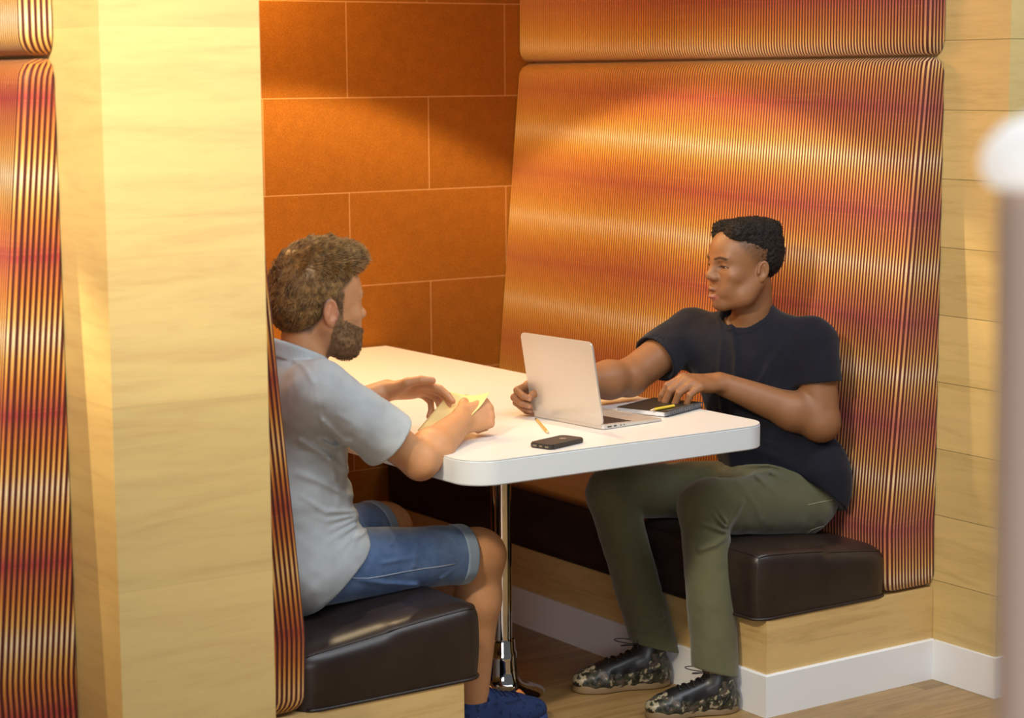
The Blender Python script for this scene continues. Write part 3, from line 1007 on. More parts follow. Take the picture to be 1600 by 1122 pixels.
def basis(fwd, up=(0, 0, 1)):
    """columns: person's right... x = right-hand side of the viewer facing along fwd is -x; y = fwd; z = up"""
    y = unit(fwd); x = unit(np.cross(y, np.array(up, float))); z = np.cross(x, y)
    return np.stack([x, y, z], 1)

def place(ops, c, R, s=1.0):
    c = np.array(c, np.float32); R = np.array(R, np.float32)
    out = []
    for op in ops:
        f = op[1]
        if op[0] == 'd':
            out.append(('d', (lambda f: lambda P, d: f(((P - c) @ R) / s, d / s) * s)(f), 0))
        else:
            out.append((op[0], (lambda f: lambda P: f(((P - c) @ R) / s) * s)(f), op[2] * s))
    return out

def chain(pts, rad, k, flat=None, fs=1.0):
    return [('u', cone(pts[i], pts[i + 1], rad[i], rad[i + 1], flat, fs), k) for i in range(len(pts) - 1)]

# ---------------------------------------------------------------- head, local frame: x right, y face, z up, origin between the ears at eye height
def head_ops(jaw=1.0, lips=1.0, nose=1.0, lid=0.003, mouth_open=0.0, mf=0.0, ear=1.0, flare=0.28):
    o = []
    U = lambda f, k: o.append(('u', f, k))
    S = lambda f, k: o.append(('s', f, k))
    U(ell((0, -0.014, 0.036), (0.0755, 0.098, 0.080)), 0)
    U(ell((0, 0.030, 0.022), (0.062, 0.062, 0.060)), 0.03)          # forehead
    U(ell((0, 0.030, -0.028), (0.061, 0.058, 0.060)), 0.03)         # mid face
    U(ell((0, 0.026, -0.070), (0.051 * jaw, 0.054, 0.042)), 0.03)   # lower face
    for s in (-1, 1):
        U(cone((s * 0.057 * jaw, -0.006, -0.048), (s * 0.046 * jaw, 0.028, -0.085), 0.017, 0.018), 0.035)
        U(cone((s * 0.044 * jaw, 0.028, -0.085), (s * 0.012, 0.064, -0.102), 0.018, 0.016), 0.030)
        U(ell((s * 0.043, 0.060, -0.028), (0.020, 0.020, 0.016)), 0.022)      # cheekbone
        U(cone((s * 0.040, 0.074, 0.019), (s * 0.010, 0.086, 0.014), 0.0095, 0.0085), 0.014)   # brow
        U(ell((s * 0.030, 0.068, -0.060), (0.018, 0.018, 0.022)), 0.020)
    U(ell((0, 0.073 + mf * 0.7, -0.104), (0.019, 0.016, 0.015)), 0.016)        # chin
    for s in (-1, 1):
        S(ell((s * 0.0315, 0.094, 0.000), (0.0155, 0.013, 0.0105)), 0.012)     # socket
    for s in (-1, 1):                                                           # lids round the eyeball
        U(ell((s * 0.0315, 0.0715, -0.001), (0.0165, 0.0150, 0.0142)), 0.004)
        S(ell((s * 0.0325, 0.088, -0.0040), (0.0150, 0.014, lid)), 0.0015)
        o.append(('s', (lambda s: lambda P: np.abs(cone((s * 0.020, 0.0815, 0.0075), (s * 0.043, 0.078, 0.0070), 0.0008, 0.0008)(P)))(s), 0.0015))
    # nose
    U(cone((0, 0.082, 0.012), (0, 0.1015, -0.022), 0.0080, 0.0100 * nose), 0.013)
    U(ell((0, 0.1065, -0.0280), (0.0110 * nose, 0.0100, 0.0092)), 0.009)
    for s in (-1, 1):
        U(ell((s * 0.0115 * nose, 0.0950, -0.0325), (0.0080, 0.0115, 0.0074)), 0.010)
        S(ell((s * 0.0065 * nose, 0.1000, -0.0400), (0.0038, 0.0060, 0.0035)), 0.002)
    # mouth mound, lips
    U(ell((0, 0.075 + mf, -0.069), (0.028, 0.018, 0.022)), 0.016)
    g = 0.004 * mouth_open
    for s in (-1, 1):
        U(cone((s * 0.0035, 0.0940 + mf, -0.0625 + g * 0.3), (s * 0.024, 0.0795 + mf, -0.0690), 0.0056 * lips, 0.0022), 0.004)
        U(cone((0, 0.0935 + mf, -0.0790 - g), (s * 0.022, 0.0800 + mf, -0.0725), 0.0074 * lips, 0.0024), 0.004)
    S(ell((0, 0.0975 + mf, -0.0692 - g * 0.4), (0.021, 0.009, 0.0012 + g * 0.8)), 0.002)
    S(ell((0, 0.098 + mf, -0.090), (0.014, 0.006, 0.004)), 0.006)
    S(cone((0, 0.1000, -0.044), (0, 0.0985, -0.054), 0.0024, 0.0030), 0.004)
    # ears
    for s in (-1, 1):
        Re = np.array([[1, 0, 0], [0, math.cos(0.18), -math.sin(0.18)], [0, math.sin(0.18), math.cos(0.18)]])
        fa = s * flare; tl = np.array([[math.cos(fa), -math.sin(fa), 0], [math.sin(fa), math.cos(fa), 0], [0, 0, 1]])
        Rr = tl @ Re
        c = np.array((s * 0.0785, -0.012, -0.016)); e_ = ear
        U(ell(c, np.array((0.0072, 0.0165, 0.0270)) * (1, e_, e_), Rr), 0.006)
        U(ell(c + (s * -0.001, 0.004, -0.022), np.array((0.0056, 0.0085, 0.0090)) * (1, e_, e_), Rr), 0.005)
        S(ell(c + (s * 0.0068, 0.0018, 0.003), np.array((0.0075, 0.0112, 0.0185)) * (1, e_, e_), Rr), 0.0025)
        U(cone(c + (s * 0.003, -0.003, 0.012), c + (s * 0.004, -0.006, -0.009), 0.0026, 0.0028), 0.003)
        S(ell(c + (s * 0.004, 0.006, -0.004), (0.0045, 0.0050, 0.0070)), 0.003)
        U(ell(c + (s * 0.001, 0.0165, -0.005), (0.0045, 0.0035, 0.0060)), 0.004)
    return o

# ---------------------------------------------------------------- hand
def hand_ops(wrist, fwd, dorsal, side, size=1.0, flex=None, spread=(8, 2, -4, -10), thumb=None, palm=0.0):
    """side +1 left hand, -1 right hand. returns (ops, nails, joints)"""
    W = np.array(wrist, float); F = unit(fwd); D = np.array(dorsal, float); D = unit(D - F * (D @ F))
    L = unit(np.cross(F, D)) * side          # towards the thumb
    s = size
    ops = []; nails = []; tips = []
    lat = (0.027, 0.0095, -0.0085, -0.0255); dist = (0.090, 0.093, 0.087, 0.078)
    lens = ((0.043, 0.026, 0.019), (0.047, 0.030, 0.020), (0.043, 0.028, 0.019), (0.034, 0.021, 0.018))
    r0 = (0.0100, 0.0102, 0.0096, 0.0086)
    K = []
    for i in range(4):
        arch = 0.003 * (1 - ((i - 1.3) / 2) ** 2)
        K.append(W + (F * dist[i] + L * lat[i] + D * arch) * s)
        a = W + (L * lat[i] * 0.62 + F * 0.010) * s
        ops.append(('u', cone(a, K[i], 0.0150 * s, 0.0125 * s, D, 0.85), 0.012 * s))
    ops.append(('u', ell(W + (F * 0.045 - D * 0.006) * s, np.array((0.030, 0.042, 0.013)) * s, np.stack([L, F, D], 1)), 0.012 * s))
    # thumb mound and heel of the hand
    flex = flex or ((30, 40, 25),) * 4
    for i in range(4):
        a = math.radians(spread[i]); base = unit(F * math.cos(a) + L * math.sin(a))
        p = K[i]; ang = 0; r = r0[i] * s
        for j in range(3):
            ang += math.radians(flex[i][j])
            d = base * math.cos(ang) - D * math.sin(ang)
            q = p + d * lens[i][j] * s
            rr = r * (0.93 if j < 2 else 0.86)
            ops.append(('u', cone(p, q, r, rr), (0.007 if j == 0 else 0.0022) * s))
            if j < 2:
                pass
            p = q; r = rr
        dn = base * math.sin(ang) + D * math.cos(ang)
        nails.append((p + d * 0.001 * s + dn * r * 0.80, dn, d)); tips.append(p)
    t = thumb or ((0.8, 0.6, -0.35), (0.5, 0.8, -0.3), (0.3, 0.9, -0.3))
    p = W + (F * 0.018 + L * 0.020 - D * 0.006) * s
    r = 0.0150 * s
    for j, (dv, ln) in enumerate(zip(t, (0.046, 0.034, 0.026))):
        d = unit(L * dv[0] + F * dv[1] + D * dv[2])
        q = p + d * ln * s
        rr = (0.0118, 0.0108, 0.0092)[j] * s
        ops.append(('u', cone(p, q, r, rr), (0.014, 0.004, 0.003)[j] * s))
        p = q; r = rr
    tips.append(p)
    return ops, nails, tips, K

def arm_ops(sh, el, wr, r=(0.050, 0.043, 0.045, 0.030), k=0.02, flatdir=None):
    sh, el, wr = [np.array(a, float) for a in (sh, el, wr)]
    o = [('u', cone(sh, el, r[0], r[1]), k)]
    m = el + (wr - el) * 0.28
    o += [('u', cone(el, m, r[1] * 0.93, r[2]), 0.02), ('u', cone(m, wr, r[2], r[3], flatdir, 0.82 if flatdir is not None else 1.0), 0.02)]
    o += [('u', ell(el, (r[1],) * 3), 0.01)]
    return o

def skin_mat(name, rough=0.42, sss=0.12):
    t = NT(name)
    a = t.n('ShaderNodeAttribute', attribute_name='Tint')
    P = t.coord('Object'); n = t.noise(P, 45, 4, 0.6); n2 = t.noise(P, 900, 2, 0.6)
    hsv = t.n('ShaderNodeHueSaturation'); t.l(a.outputs['Color'], hsv.inputs['Color'])
    t.l(t.math('ADD', t.math('MULTIPLY', n, 0.22), 0.89), hsv.inputs['Value'])
    t.l(hsv.outputs[0], t.b.inputs['Base Color'])
    t.set(rough=rough, sss=sss, sssr=(1.0, 0.35, 0.18), ssss=0.006, spec=0.45)
    t.bump(n2, 0.08, 0.0008)
    return t.m
def cloth_mat(name, col, rough=0.85, weave=900, var=0.15, sheen=0.2, col2=None):
    t = NT(name)
    P = t.coord('Object')
    n = t.noise(P, 14, 4, 0.6); n2 = t.noise(P, weave, 2, 0.7)
    f = t.math('ADD', t.math('MULTIPLY', n, 0.5), t.math('MULTIPLY', n2, 0.5))
    lo = tuple(c * (1 - var) for c in col) if col2 is None else col2
    c = t.ramp(f, [(0.35, lo), (0.62, col)])
    t.l(c, t.b.inputs['Base Color']); t.set(rough=rough, sheen=sheen, spec=0.2)
    t.bump(f, 0.15, 0.001)
    return t.m

def tint_mix(base, masks):
    """masks: list of (weight array, colour)"""
    c = base
    for w, col in masks:
        w = np.clip(w, 0, 1)[:, None]
        c = c * (1 - w) + np.array(col)[None] * w
    return c
def blob(Q, c, r, soft=0.4):
    d = np.sqrt((((Q - np.array(c)) / np.array(r)) ** 2).sum(1))
    return np.clip((1 - d) / soft + 0.5, 0, 1)

def eye_parts(c, R, s, parent, gaze=(0, 1, -0.25), look=(0.10, 0.045, 0.02)):
    M_ball = simple('eye_white', (0.50, 0.44, 0.38), 0.2)
    M_iris = simple('iris', look, 0.15)
    for sx in (-1, 1):
        bm = bmesh.new()
        bmesh.ops.create_uvsphere(bm, u_segments=32, v_segments=20, radius=0.0122 * s)
        g = unit(gaze)
        mi = []
        for f in bm.faces:
            f.material_index = 1 if (f.calc_center_median().normalized() @ Vector(g)) > 0.80 else 0
        cc = np.array(c) + R @ (np.array((sx * 0.0315, 0.0718, -0.001)) * s)
        rot = Matrix([list(r) for r in R]).to_4x4()
        bm.transform(Matrix.Translation(Vector(cc)) @ rot)
        bm_obj('eyeball', bm, [M_ball, M_iris], parent, smooth=True)

def strands(name, roots, dirs, length, rad, mat, parent, steps=5, curl=0.0, jitter=0.2, grav=(0, 0, 0), lift=0.0, seed=1):
    rng = np.random.default_rng(seed)
    n = len(roots)
    cu = bpy.data.hair_curves.new(name)
    cu.add_curves([steps] * n)
    pts = np.zeros((n, steps, 3), np.float32)
    d = dirs + rng.normal(0, jitter, dirs.shape); d /= np.linalg.norm(d, axis=1)[:, None]
    p = roots.copy(); L = length if hasattr(length, '__len__') else np.full(n, length)
    L = L * rng.uniform(0.7, 1.15, n)
    ph = rng.uniform(0, 6.28, (n, 3)); g = np.array(grav)
    for k in range(steps):
        pts[:, k] = p
        dd = d + g * (k / steps)
        if curl: dd = dd + curl * np.sin(ph + k * 2.1)
        dd /= np.linalg.norm(dd, axis=1)[:, None]
        p = p + dd * (L / (steps - 1))[:, None]
    cu.position_data.foreach_set('vector', pts.ravel())
    at = cu.attributes.get('radius') or cu.attributes.new('radius', 'FLOAT', 'POINT')
    prof = np.array([1.0] * (steps - 1) + [0.35]) * rad
    at.data.foreach_set('value', np.tile(prof, n).astype(np.float32))
    cu.materials.append(mat)
    o = bpy.data.objects.new(name, cu)
    return link(o, parent)

def hair_mat(name, c0, c1, rough=0.5):
    t = NT(name)
    P = t.coord('Object'); n = t.noise(t.mapping(P, (1, 1, 1)), 70, 3, 0.6)
    t.l(t.ramp(n, [(0.35, c0), (0.65, c1)]), t.b.inputs['Base Color']); t.set(rough=rough, spec=0.4)
    return t.m

def seg2(Q, pts, ax=(0, 2)):
    """distance in the face plane to a polyline given as (x, z)"""
    d = None
    for a, b in zip(pts, pts[1:]):
        a3 = (a[0], 0, a[1]); b3 = (b[0], 0, b[1])
        P = Q.copy(); P[:, 1] = 0
        v = cone(a3, b3, 0.0, 0.0)(P); d = v if d is None else np.minimum(d, v)
    return d

# ---------------------------------------------------------------- shoes
def shoe(par, heel, fwd, L, tint, lace_mat, mat, high=True, mark=None, loops=True, name='shoe', side=1, sole_col=(0.3, 0.2, 0.1)):
    F = unit(fwd); U_ = np.array((0., 0., 1.)); S_ = np.cross(F, U_)     # S_ = right-hand side of the shoe
    R = np.stack([F, S_, U_], 1); heel = np.array(heel, float); k = L / 0.30
    o = []
    A_ = lambda f, kk=0.03: o.append(('u', f, kk))
    A_(ell((0.052, 0, 0.046), (0.052, 0.038, 0.052)), 0)
    A_(cone((0.06, 0, 0.036), (0.20, 0.004 * side, 0.032), 0.037, 0.045))
    A_(ell((0.232, 0.004 * side, 0.030), (0.066, 0.050, 0.040)))
    A_(cone((0.085, 0, 0.085), (0.190, 0, 0.055), 0.036, 0.030))
    top = 0.150 if high else 0.098
    A_(cone((0.062, 0, 0.060), (0.060, 0, top - 0.01), 0.040, 0.041))
    if high: A_(cone((0.085, 0, 0.10), (0.098, 0, 0.158), 0.020, 0.012), 0.02)
    ridge = (lambda P, d: d - 0.0022 * np.sin(P[..., 0] * 150 + np.abs(P[..., 1]) * 60) * np.clip((0.070 - P[..., 2]) / 0.02, 0, 1)) if high else (lambda P, d: d)
    o.append(('d', ridge, 0))
    o.append(('s', (lambda P: P[..., 2] - 0.006), 0.004))
    o.append(('s', (lambda P: np.maximum(top - P[..., 2] - 0.0 * P[..., 0], P[..., 0] - (0.082 if high else 0.07))), 0.004))
    o.append(('s', cone((0.058, 0, top - 0.03), (0.056, 0, top + 0.06), 0.033, 0.034), 0.003))
    W = place(o, heel, R, k)
    lo = heel + np.minimum(F * 0.32 * k, 0) - 0.07; hi = heel + np.maximum(F * 0.32 * k, 0) + 0.07; lo[2] = -0.01; hi[2] = 0.20
    loc = lambda v: ((v - heel) @ R) / k
    par(sdf_obj(name + '_upper', W, lo, hi, 0.0024, mat, None, lambda v: tint(loc(v))))
    # sole
    so = [('u', ell((0.060, 0, 0.0), (0.061, 0.040, 0.05)), 0), ('u', cone((0.07, 0, 0.0), (0.20, 0.004 * side, 0.0), 0.036, 0.045), 0.03), ('u', ell((0.232, 0.004 * side, 0.0), (0.069, 0.053, 0.06)), 0.03),
          ('s', (lambda P: -P[..., 2] + 0.0), 0.002), ('s', (lambda P: P[..., 2] * -1.0 + 0.0005), 0)]
    so = so[:3] + [('s', (lambda P: P[..., 2] - 0.0008), 0.002), ('s', (lambda P: 0.020 + 0.010 * np.clip((P[..., 0] - 0.24) / 0.06, 0, 1) - P[..., 2]), 0.003)]
    par(sdf_obj(name + '_sole', place(so, heel, R, k), lo, hi, 0.0026, simple(name + '_sole_rubber', sole_col, 0.6)))
    f = ev(o, np.zeros((1, 3), np.float32), full=True)
    # laces: bars across the throat and a bow
    bm = bmesh.new()
    for i in range(5):
        t = i / 4
        x = 0.105 + 0.090 * t; z0 = 0.120 - 0.041 * t
        pts = []
        for j in range(9):
            y = -0.024 + 0.006 * j
            P = np.array([[x + (0.004 if i % 2 else -0.002) * (j - 4) / 4, y, z0 + 0.05]], np.float32)
            zz = z0 + 0.05
            for _ in range(40):
                dd = float(ev(o, np.array([[P[0, 0], y, zz]], np.float32), full=True)[0])
                if dd < 0.0015: break
                zz -= max(0.0008, dd * 0.7)
            pts.append(Vector(heel + R @ (np.array((P[0, 0], y, zz + 0.0015)) * k)))
        tube(bm, pts, 0.0026 * k, 8)
    par(bm_obj(name + '_laces', bm, lace_mat, smooth=True))
    if loops:
        bm = bmesh.new()
        b = np.array((0.118, 0.0, 0.125))
        for sx in (-1, 1):
            pts = [b + np.array((0.012 * math.sin(a) * 2.0, sx * (0.008 + 0.016 * (1 - math.cos(a))), 0.004 + 0.010 * math.sin(a * 0.5))) for a in [2 * PI * j / 20 for j in range(20)]]
            pts = [p + np.array((0.020 * (1 - math.cos(2 * PI * j / 20)) * 0.8, 0, 0.0)) for j, p in enumerate(pts)]
            tube(bm, [Vector(heel + R @ (p * k)) for p in pts], 0.0016 * k, 6, closed=True)
        par(bm_obj(name + '_bow', bm, lace_mat, smooth=True))
        if high:
            bm = bmesh.new()
            pts = [(0.108, 0.0, 0.150), (0.112, 0.004, 0.172), (0.104, 0.006, 0.178), (0.098, 0.004, 0.168), (0.098, 0.0, 0.150)]
            tube(bm, [Vector(heel + R @ (np.array(p) * k)) for p in pts], 0.0030 * k, 6)
            par(bm_obj(name + '_pull_tab', bm, simple(name + '_tab', (0.25, 0.55, 0.08) if name == 'front_shoe' else (0.2, 0.2, 0.12), 0.6), smooth=True))
    if mark is not None:
        sgn, pts, wid, col = mark
        # a thin curved mark lying on the side of the shoe
        vs = []; fs = []
        n = 14
        for i in range(n + 1):
            t = i / n
            # tick shape: short hook, long tail
            p = (1 - t) ** 2 * np.array(pts[0]) + 2 * t * (1 - t) * np.array(pts[1]) + t * t * np.array(pts[2])
            w = wid * (0.15 + 1.0 * math.sin(PI * min(1, t * 1.0 + 0.02)) ** 0.7) * (1.15 - 0.75 * t)
            for e in (-1, 1):
                x, z = p[0], p[1] + e * w
                y = sgn * 0.07
                for _ in range(60):
                    dd = float(ev(o, np.array([[x, y, z]], np.float32), full=True)[0])
                    if dd < 0.0012: break
                    y -= sgn * max(0.0005, dd * 0.6)
                vs.append(tuple(heel + R @ (np.array((x, y, z)) * k)))
        for i in range(n): fs.append((2 * i, 2 * i + 1, 2 * i + 3, 2 * i + 2))
        m = mesh_obj(name + '_side_mark', vs, fs, simple(name + '_mark', col, 0.3)); par(m)
        md = m.modifiers.new('t', 'SOLIDIFY'); md.thickness = 0.0016
def vcol_mat(name, rough=0.4, spec=0.5, coat=0.0):
    t = NT(name); a = t.n('ShaderNodeAttribute', attribute_name='Tint'); t.l(a.outputs['Color'], t.b.inputs['Base Color']); t.set(rough=rough, spec=spec, coat=coat); return t.m
def sample_mesh(o, n, seed=0, keep=None):
    me = o.data; nv = len(me.vertices)
    co = np.zeros(nv * 3, np.float32); me.vertices.foreach_get('co', co); co = co.reshape(-1, 3)
    no = np.zeros(nv * 3, np.float32); me.vertex_normals.foreach_get('vector', no); no = no.reshape(-1, 3)
    idx = np.arange(nv) if keep is None else np.nonzero(keep(co))[0]
    rng = np.random.default_rng(seed)
    i = rng.choice(idx, n)
    return co[i] + rng.normal(0, 0.0008, (n, 3)), no[i]
QH = 0.0026; QC = 0.0036
# ================================================================== the person on the right, navy t-shirt and green trousers
def folds(lines, P, d):
    """add cloth ridges: each line = (points, height, width)"""
    for pts, h, w in lines:
        m = None
        for a, b in zip(pts, pts[1:]):
            v = cone(a, b, 0.0, 0.0)(P); m = v if m is None else np.minimum(m, v)
        d = d - h * np.exp(-(m / w) ** 2)
    return d

def person_right():
    A = lambda *a: np.array(a, float)
    root = empty('person', (0.30, 0.33, 0.0), 0, 'person in navy t-shirt and olive green trousers seated at right behind the laptop', 'person')
    rl = A(0.30, 0.33, 0)
    shN, shF = A(.340, .205, .965), A(.165, .525, .975)
    elN, wrN = A(.335, .165, .742), A(.085, .303, .858)
    elF, wrF = A(-.085, .490, .866), A(-.350, .470, .872)
    hipN, hipF = A(.330, .228, .500), A(.290, .430, .515)
    knN, knF = A(-.045, .212, .543), A(-.120, .530, .540)
    anN, anF = A(-.080, .118, .120), A(-.060, .410, .120)
    hc = A(.207, .350, 1.181); HS = 1.04
    HR = basis((-1.0, 0.13, -0.03))
    neck0 = A(.262, .372, 1.02)
    chest = A(.262, .362, .86); waist = A(.315, .340, .67); pel = A(.325, .335, .545)
    lat = unit(shN - shF); up = unit(neck0 - pel); fr = unit(np.cross(lat, up)); fr = fr if fr[0] < 0 else -fr
    SKIN = np.array((0.255, 0.115, 0.050)); 
    M_skin = skin_mat('dark_skin', 0.50, 0.06)
    # ---- body
    ops = []
    ops += [('u', ell(chest, (0.10,) * 3), 0), ('u', cone(pel, chest, 0.10, 0.105), 0.05)]
    ops += [('u', cone(shN + A(-.0, .02, -.01), shF + A(0, -.02, -.01), 0.052, 0.052), 0.03)]
    h0 = hc + HR @ A(0, -0.030, -0.055) * HS
    ops += [('u', cone(neck0 + A(0, 0, -.04), h0, 0.062, 0.052), 0.02)]
    ops += [('u', cone(neck0 + lat * 0.01 + A(0, 0, -.045), shN + A(0, 0, -.002), 0.045, 0.04), 0.03), ('u', cone(neck0 + A(0, 0, -.045), shF + A(0, 0, -.005), 0.043, 0.038), 0.03)]
    ops += arm_ops(shN, elN, wrN, (0.060, 0.053, 0.052, 0.0305))
    ops += arm_ops(shF, elF, wrF, (0.058, 0.051, 0.052, 0.0305))
    # hand on the notebook (left hand): arched, fingertips down
    hN, nailsN, tipsN, KN = hand_ops(wrN, (-.97, .02, .09), (0.08, -.30, .95), 1, 1.16,
        flex=((34, 40, 20), (36, 44, 22), (34, 50, 26), (32, 52, 26)), spread=(10, 3, -4, -12),
        thumb=((0.50, 0.72, -0.42), (0.15, 0.80, -0.60), (-0.10, 0.72, -0.70)))
    ops += hN
    # hand round the edge of the laptop lid (right hand)
    hF, nailsF, tipsF, KF = hand_ops(wrF, (-.97, .00, -.16), (-.02, .86, .46), -1, 1.06,
        flex=((12, 78, 34), (14, 82, 34), (14, 82, 34), (14, 80, 34)), spread=(4, 1, -2, -5),
        thumb=((0.25, 0.75, -0.60), (0.15, 0.95, -0.25), (0.0, 1.0, -0.10)))
    ops += hF
    ops += place(head_ops(jaw=1.0, lips=1.28, nose=1.15, lid=0.0028, mouth_open=1.0, mf=0.007), hc, HR, HS)
    # legs inside the trousers, down to the ankles
    ops += chain([hipN, knN, anN], [0.07, 0.05, 0.035], 0.02) + chain([hipF, knF, anF], [0.07, 0.05, 0.035], 0.02)
    nails = nailsN + nailsF
    def col(v):
        Q = ((v - hc) @ HR) / HS
        c = np.tile(SKIN, (len(v), 1))
        near = (np.abs(Q) < 0.14).all(1)
        m = []
        lipw = blob(Q, (0, 0.092, -0.0835), (0.021, 0.018, 0.0090), 0.25)
        lipu = blob(Q, (0, 0.092, -0.0635), (0.025, 0.016, 0.0066), 0.25)
        m.append((lipu * near * 0.75, (0.22, 0.075, 0.045))); m.append((lipw * near * 0.9, (0.46, 0.155, 0.115)))
        for s in (-1, 1):
            fr_ = near * (Q[:, 1] > 0.055)
            d = seg2(Q, [(s * 0.0135, 0.0180), (s * 0.030, 0.0225), (s * 0.047, 0.0185)])
            m.append((np.clip((0.0046 - d) / 0.0026, 0, 1) * fr_ * 0.88, (0.018, 0.010, 0.006)))
            d = seg2(Q, [(s * 0.0175, -0.0040), (s * 0.0240, -0.0005), (s * 0.0340, 0.0003), (s * 0.0480, -0.0048)])
            m.append((np.clip((0.0020 - d) / 0.0010, 0, 1) * fr_ * 0.9, (0.012, 0.007, 0.005)))
        # cropped hair on the sides and nape, shaved line in the fade
        z = Q[:, 2]; y = Q[:, 1]
        hairline = 0.010 + 0.9 * np.clip(y - 0.020, 0, 1) + 0.0 * z
        side = np.clip((z - (-0.028 + 1.05 * np.clip(y + 0.012, -0.03, 1))) / 0.030, 0, 1) * np.clip((0.056 - y) / 0.010, 0, 1)
        side *= (np.abs(Q[:, 0]) < 0.0815)
        ear = blob(Q, (-0.0810, -0.010, -0.017), (0.012, 0.020, 0.031), 0.2) + blob(Q, (0.0810, -0.010, -0.017), (0.012, 0.020, 0.031), 0.2)
        sidew = side * (1 - np.clip(ear, 0, 1))
        m.append((sidew * near * (0.50 + 0.25 * vnoise(v, 300, 3)), (0.030, 0.018, 0.012)))
        st = blob(Q, (0, 0.080, -0.103), (0.022, 0.02, 0.012), 0.8) * 0.30 + blob(Q, (0, 0.095, -0.051), (0.022, 0.012, 0.004), 0.8) * 0.15
        for s in (-1, 1): st = st + np.clip((0.012 - cone((s * 0.058, 0.004, -0.050), (s * 0.020, 0.066, -0.104), 0.0, 0.0)(Q)) / 0.012, 0, 1) * 0.25
        m.append((st * near, (0.045, 0.022, 0.014)))
        for p, dn, dd in nails:
            m.append((np.clip((0.0058 - np.linalg.norm(v - p, axis=1)) / 0.002, 0, 1) * 0.8, (0.45, 0.24, 0.16)))
        # paler palms and fingertips
        for p in list(tipsN) + list(tipsF):
            m.append((np.clip((0.014 - np.linalg.norm(v - p, axis=1)) / 0.010, 0, 1) * 0.35, (0.40, 0.19, 0.11)))
        return tint_mix(c, m)
    keep = lambda v: ~(((v[:, 2] < 0.60) & (v[:, 0] > -0.6)) & (np.ones(len(v), bool)) & (v[:, 2] > 0.2) & (v[:, 0] > 9))
    body = sdf_obj('body', ops, (-.56, .02, .04), (.50, .66, 1.32), QH, M_skin, None, col)
    body.parent = root; body.matrix_parent_inverse = Matrix.Translation(-Vector(root.location))
    def par(o):
        o.parent = root; o.matrix_parent_inverse = Matrix.Translation(-Vector(root.location)); return o
    # eyes are children of the body
    n0 = set(bpy.data.objects)
    eye_parts(hc, HR, HS, None, gaze=(0.0, 0.95, -0.42), look=(0.03, 0.014, 0.008))
    for o in set(bpy.data.objects) - n0: par(o)
    # ---- hair: dense short curls on top
    M_hair = hair_mat('black_curly_hair', (0.005, 0.0035, 0.0025), (0.016, 0.010, 0.007), 0.8)
    def curls(P, d):
        return d - 0.0030 * vnoise(P, 150, 1) - 0.0020 * vnoise(P, 270, 2)
    ho = [('u', ell((0, -0.022, 0.048), (0.0765, 0.088, 0.072)), 0),
          ('u', rbox((0, -0.014, 0.072), (0.067, 0.080, 0.042), 0.028), 0.012),
          ('u', ell((0, -0.050, 0.026), (0.076, 0.064, 0.075)), 0.01),
          ('d', curls, 0),
          ('s', (lambda P: (P[..., 2] - np.where(P[..., 1] > -0.012, 0.017 + 0.74 * (P[..., 1] + 0.012), np.maximum(-0.048, 0.017 + 1.25 * (P[..., 1] + 0.012)))) * 0.7), 0.004),
          ('s', (lambda P: np.maximum(P[..., 2] - 0.067, 0.030 - P[..., 1])), 0.004)]
    hair = par(sdf_obj('hair', place(ho, hc, HR, HS), hc - 0.16, hc + 0.19, 0.0022, M_hair))
    rts, nrm = sample_mesh(hair, 9000, 3)
    par(strands('hair_strands', rts, nrm, 0.0065, 0.00035, M_hair, None, 5, 1.2, 0.35))
    # ---- t-shirt
    M_navy = cloth_mat('navy_cotton', (0.010, 0.011, 0.019), 0.9, 1100, 0.35, 0.1)
    so = []
    so += [('u', cone(pel + up * 0.03 + fr * 0.01, waist, 0.150, 0.152, fr, 0.86), 0)]
    so += [('u', cone(waist, chest + up * 0.03, 0.152, 0.168, fr, 0.78), 0.05)]
    so += [('u', cone(shN + A(0, .045, -.035), shF + A(.0, -.045, -.035), 0.077, 0.077), 0.05)]
    so += [('u', cone(neck0 + A(0, 0, -.055), shN + A(0, .01, -.002), 0.060, 0.055), 0.03), ('u', cone(neck0 + A(0, 0, -.055), shF + A(0, -.01, -.002), 0.060, 0.055), 0.03)]
    so += [('u', cone(neck0 + A(0, 0, -.05), neck0 + A(-.004, -.002, -.008), 0.076, 0.070), 0.03)]
    seN = shN + (elN - shN) * 0.52; seF = shF + (elF - shF) * 0.60
    dN = unit(elN - shN); dF = unit(elF - shF)
    def sleeve(sh, se, d, r0, r1):
        sub = [('u', cone(sh + A(0, 0, -.005), se + d * .09, r0, r1 + .003), 0), ('d', shirt_d, 0), ('s', lambda P: -plane(se, d)(P), 0.004), ('s', cone(se - d * .008, se + d * .12, r1 - .009, r1 - .006), 0.003)]
        return lambda P: ev(sub, P, full=True)
    tsN = unit(dN + A(.05, -.05, .0)); tsF = unit(dF + A(0.1, 0, .15))
    # drape over the hips at the back
    so += [('u', ell(A(.372, .270, .520), (0.082, 0.120, 0.105)), 0.05), ('u', ell(A(.37, .17, .57), (0.070, 0.060, 0.11)), 0.05)]
    ref = chest + fr * 0.1
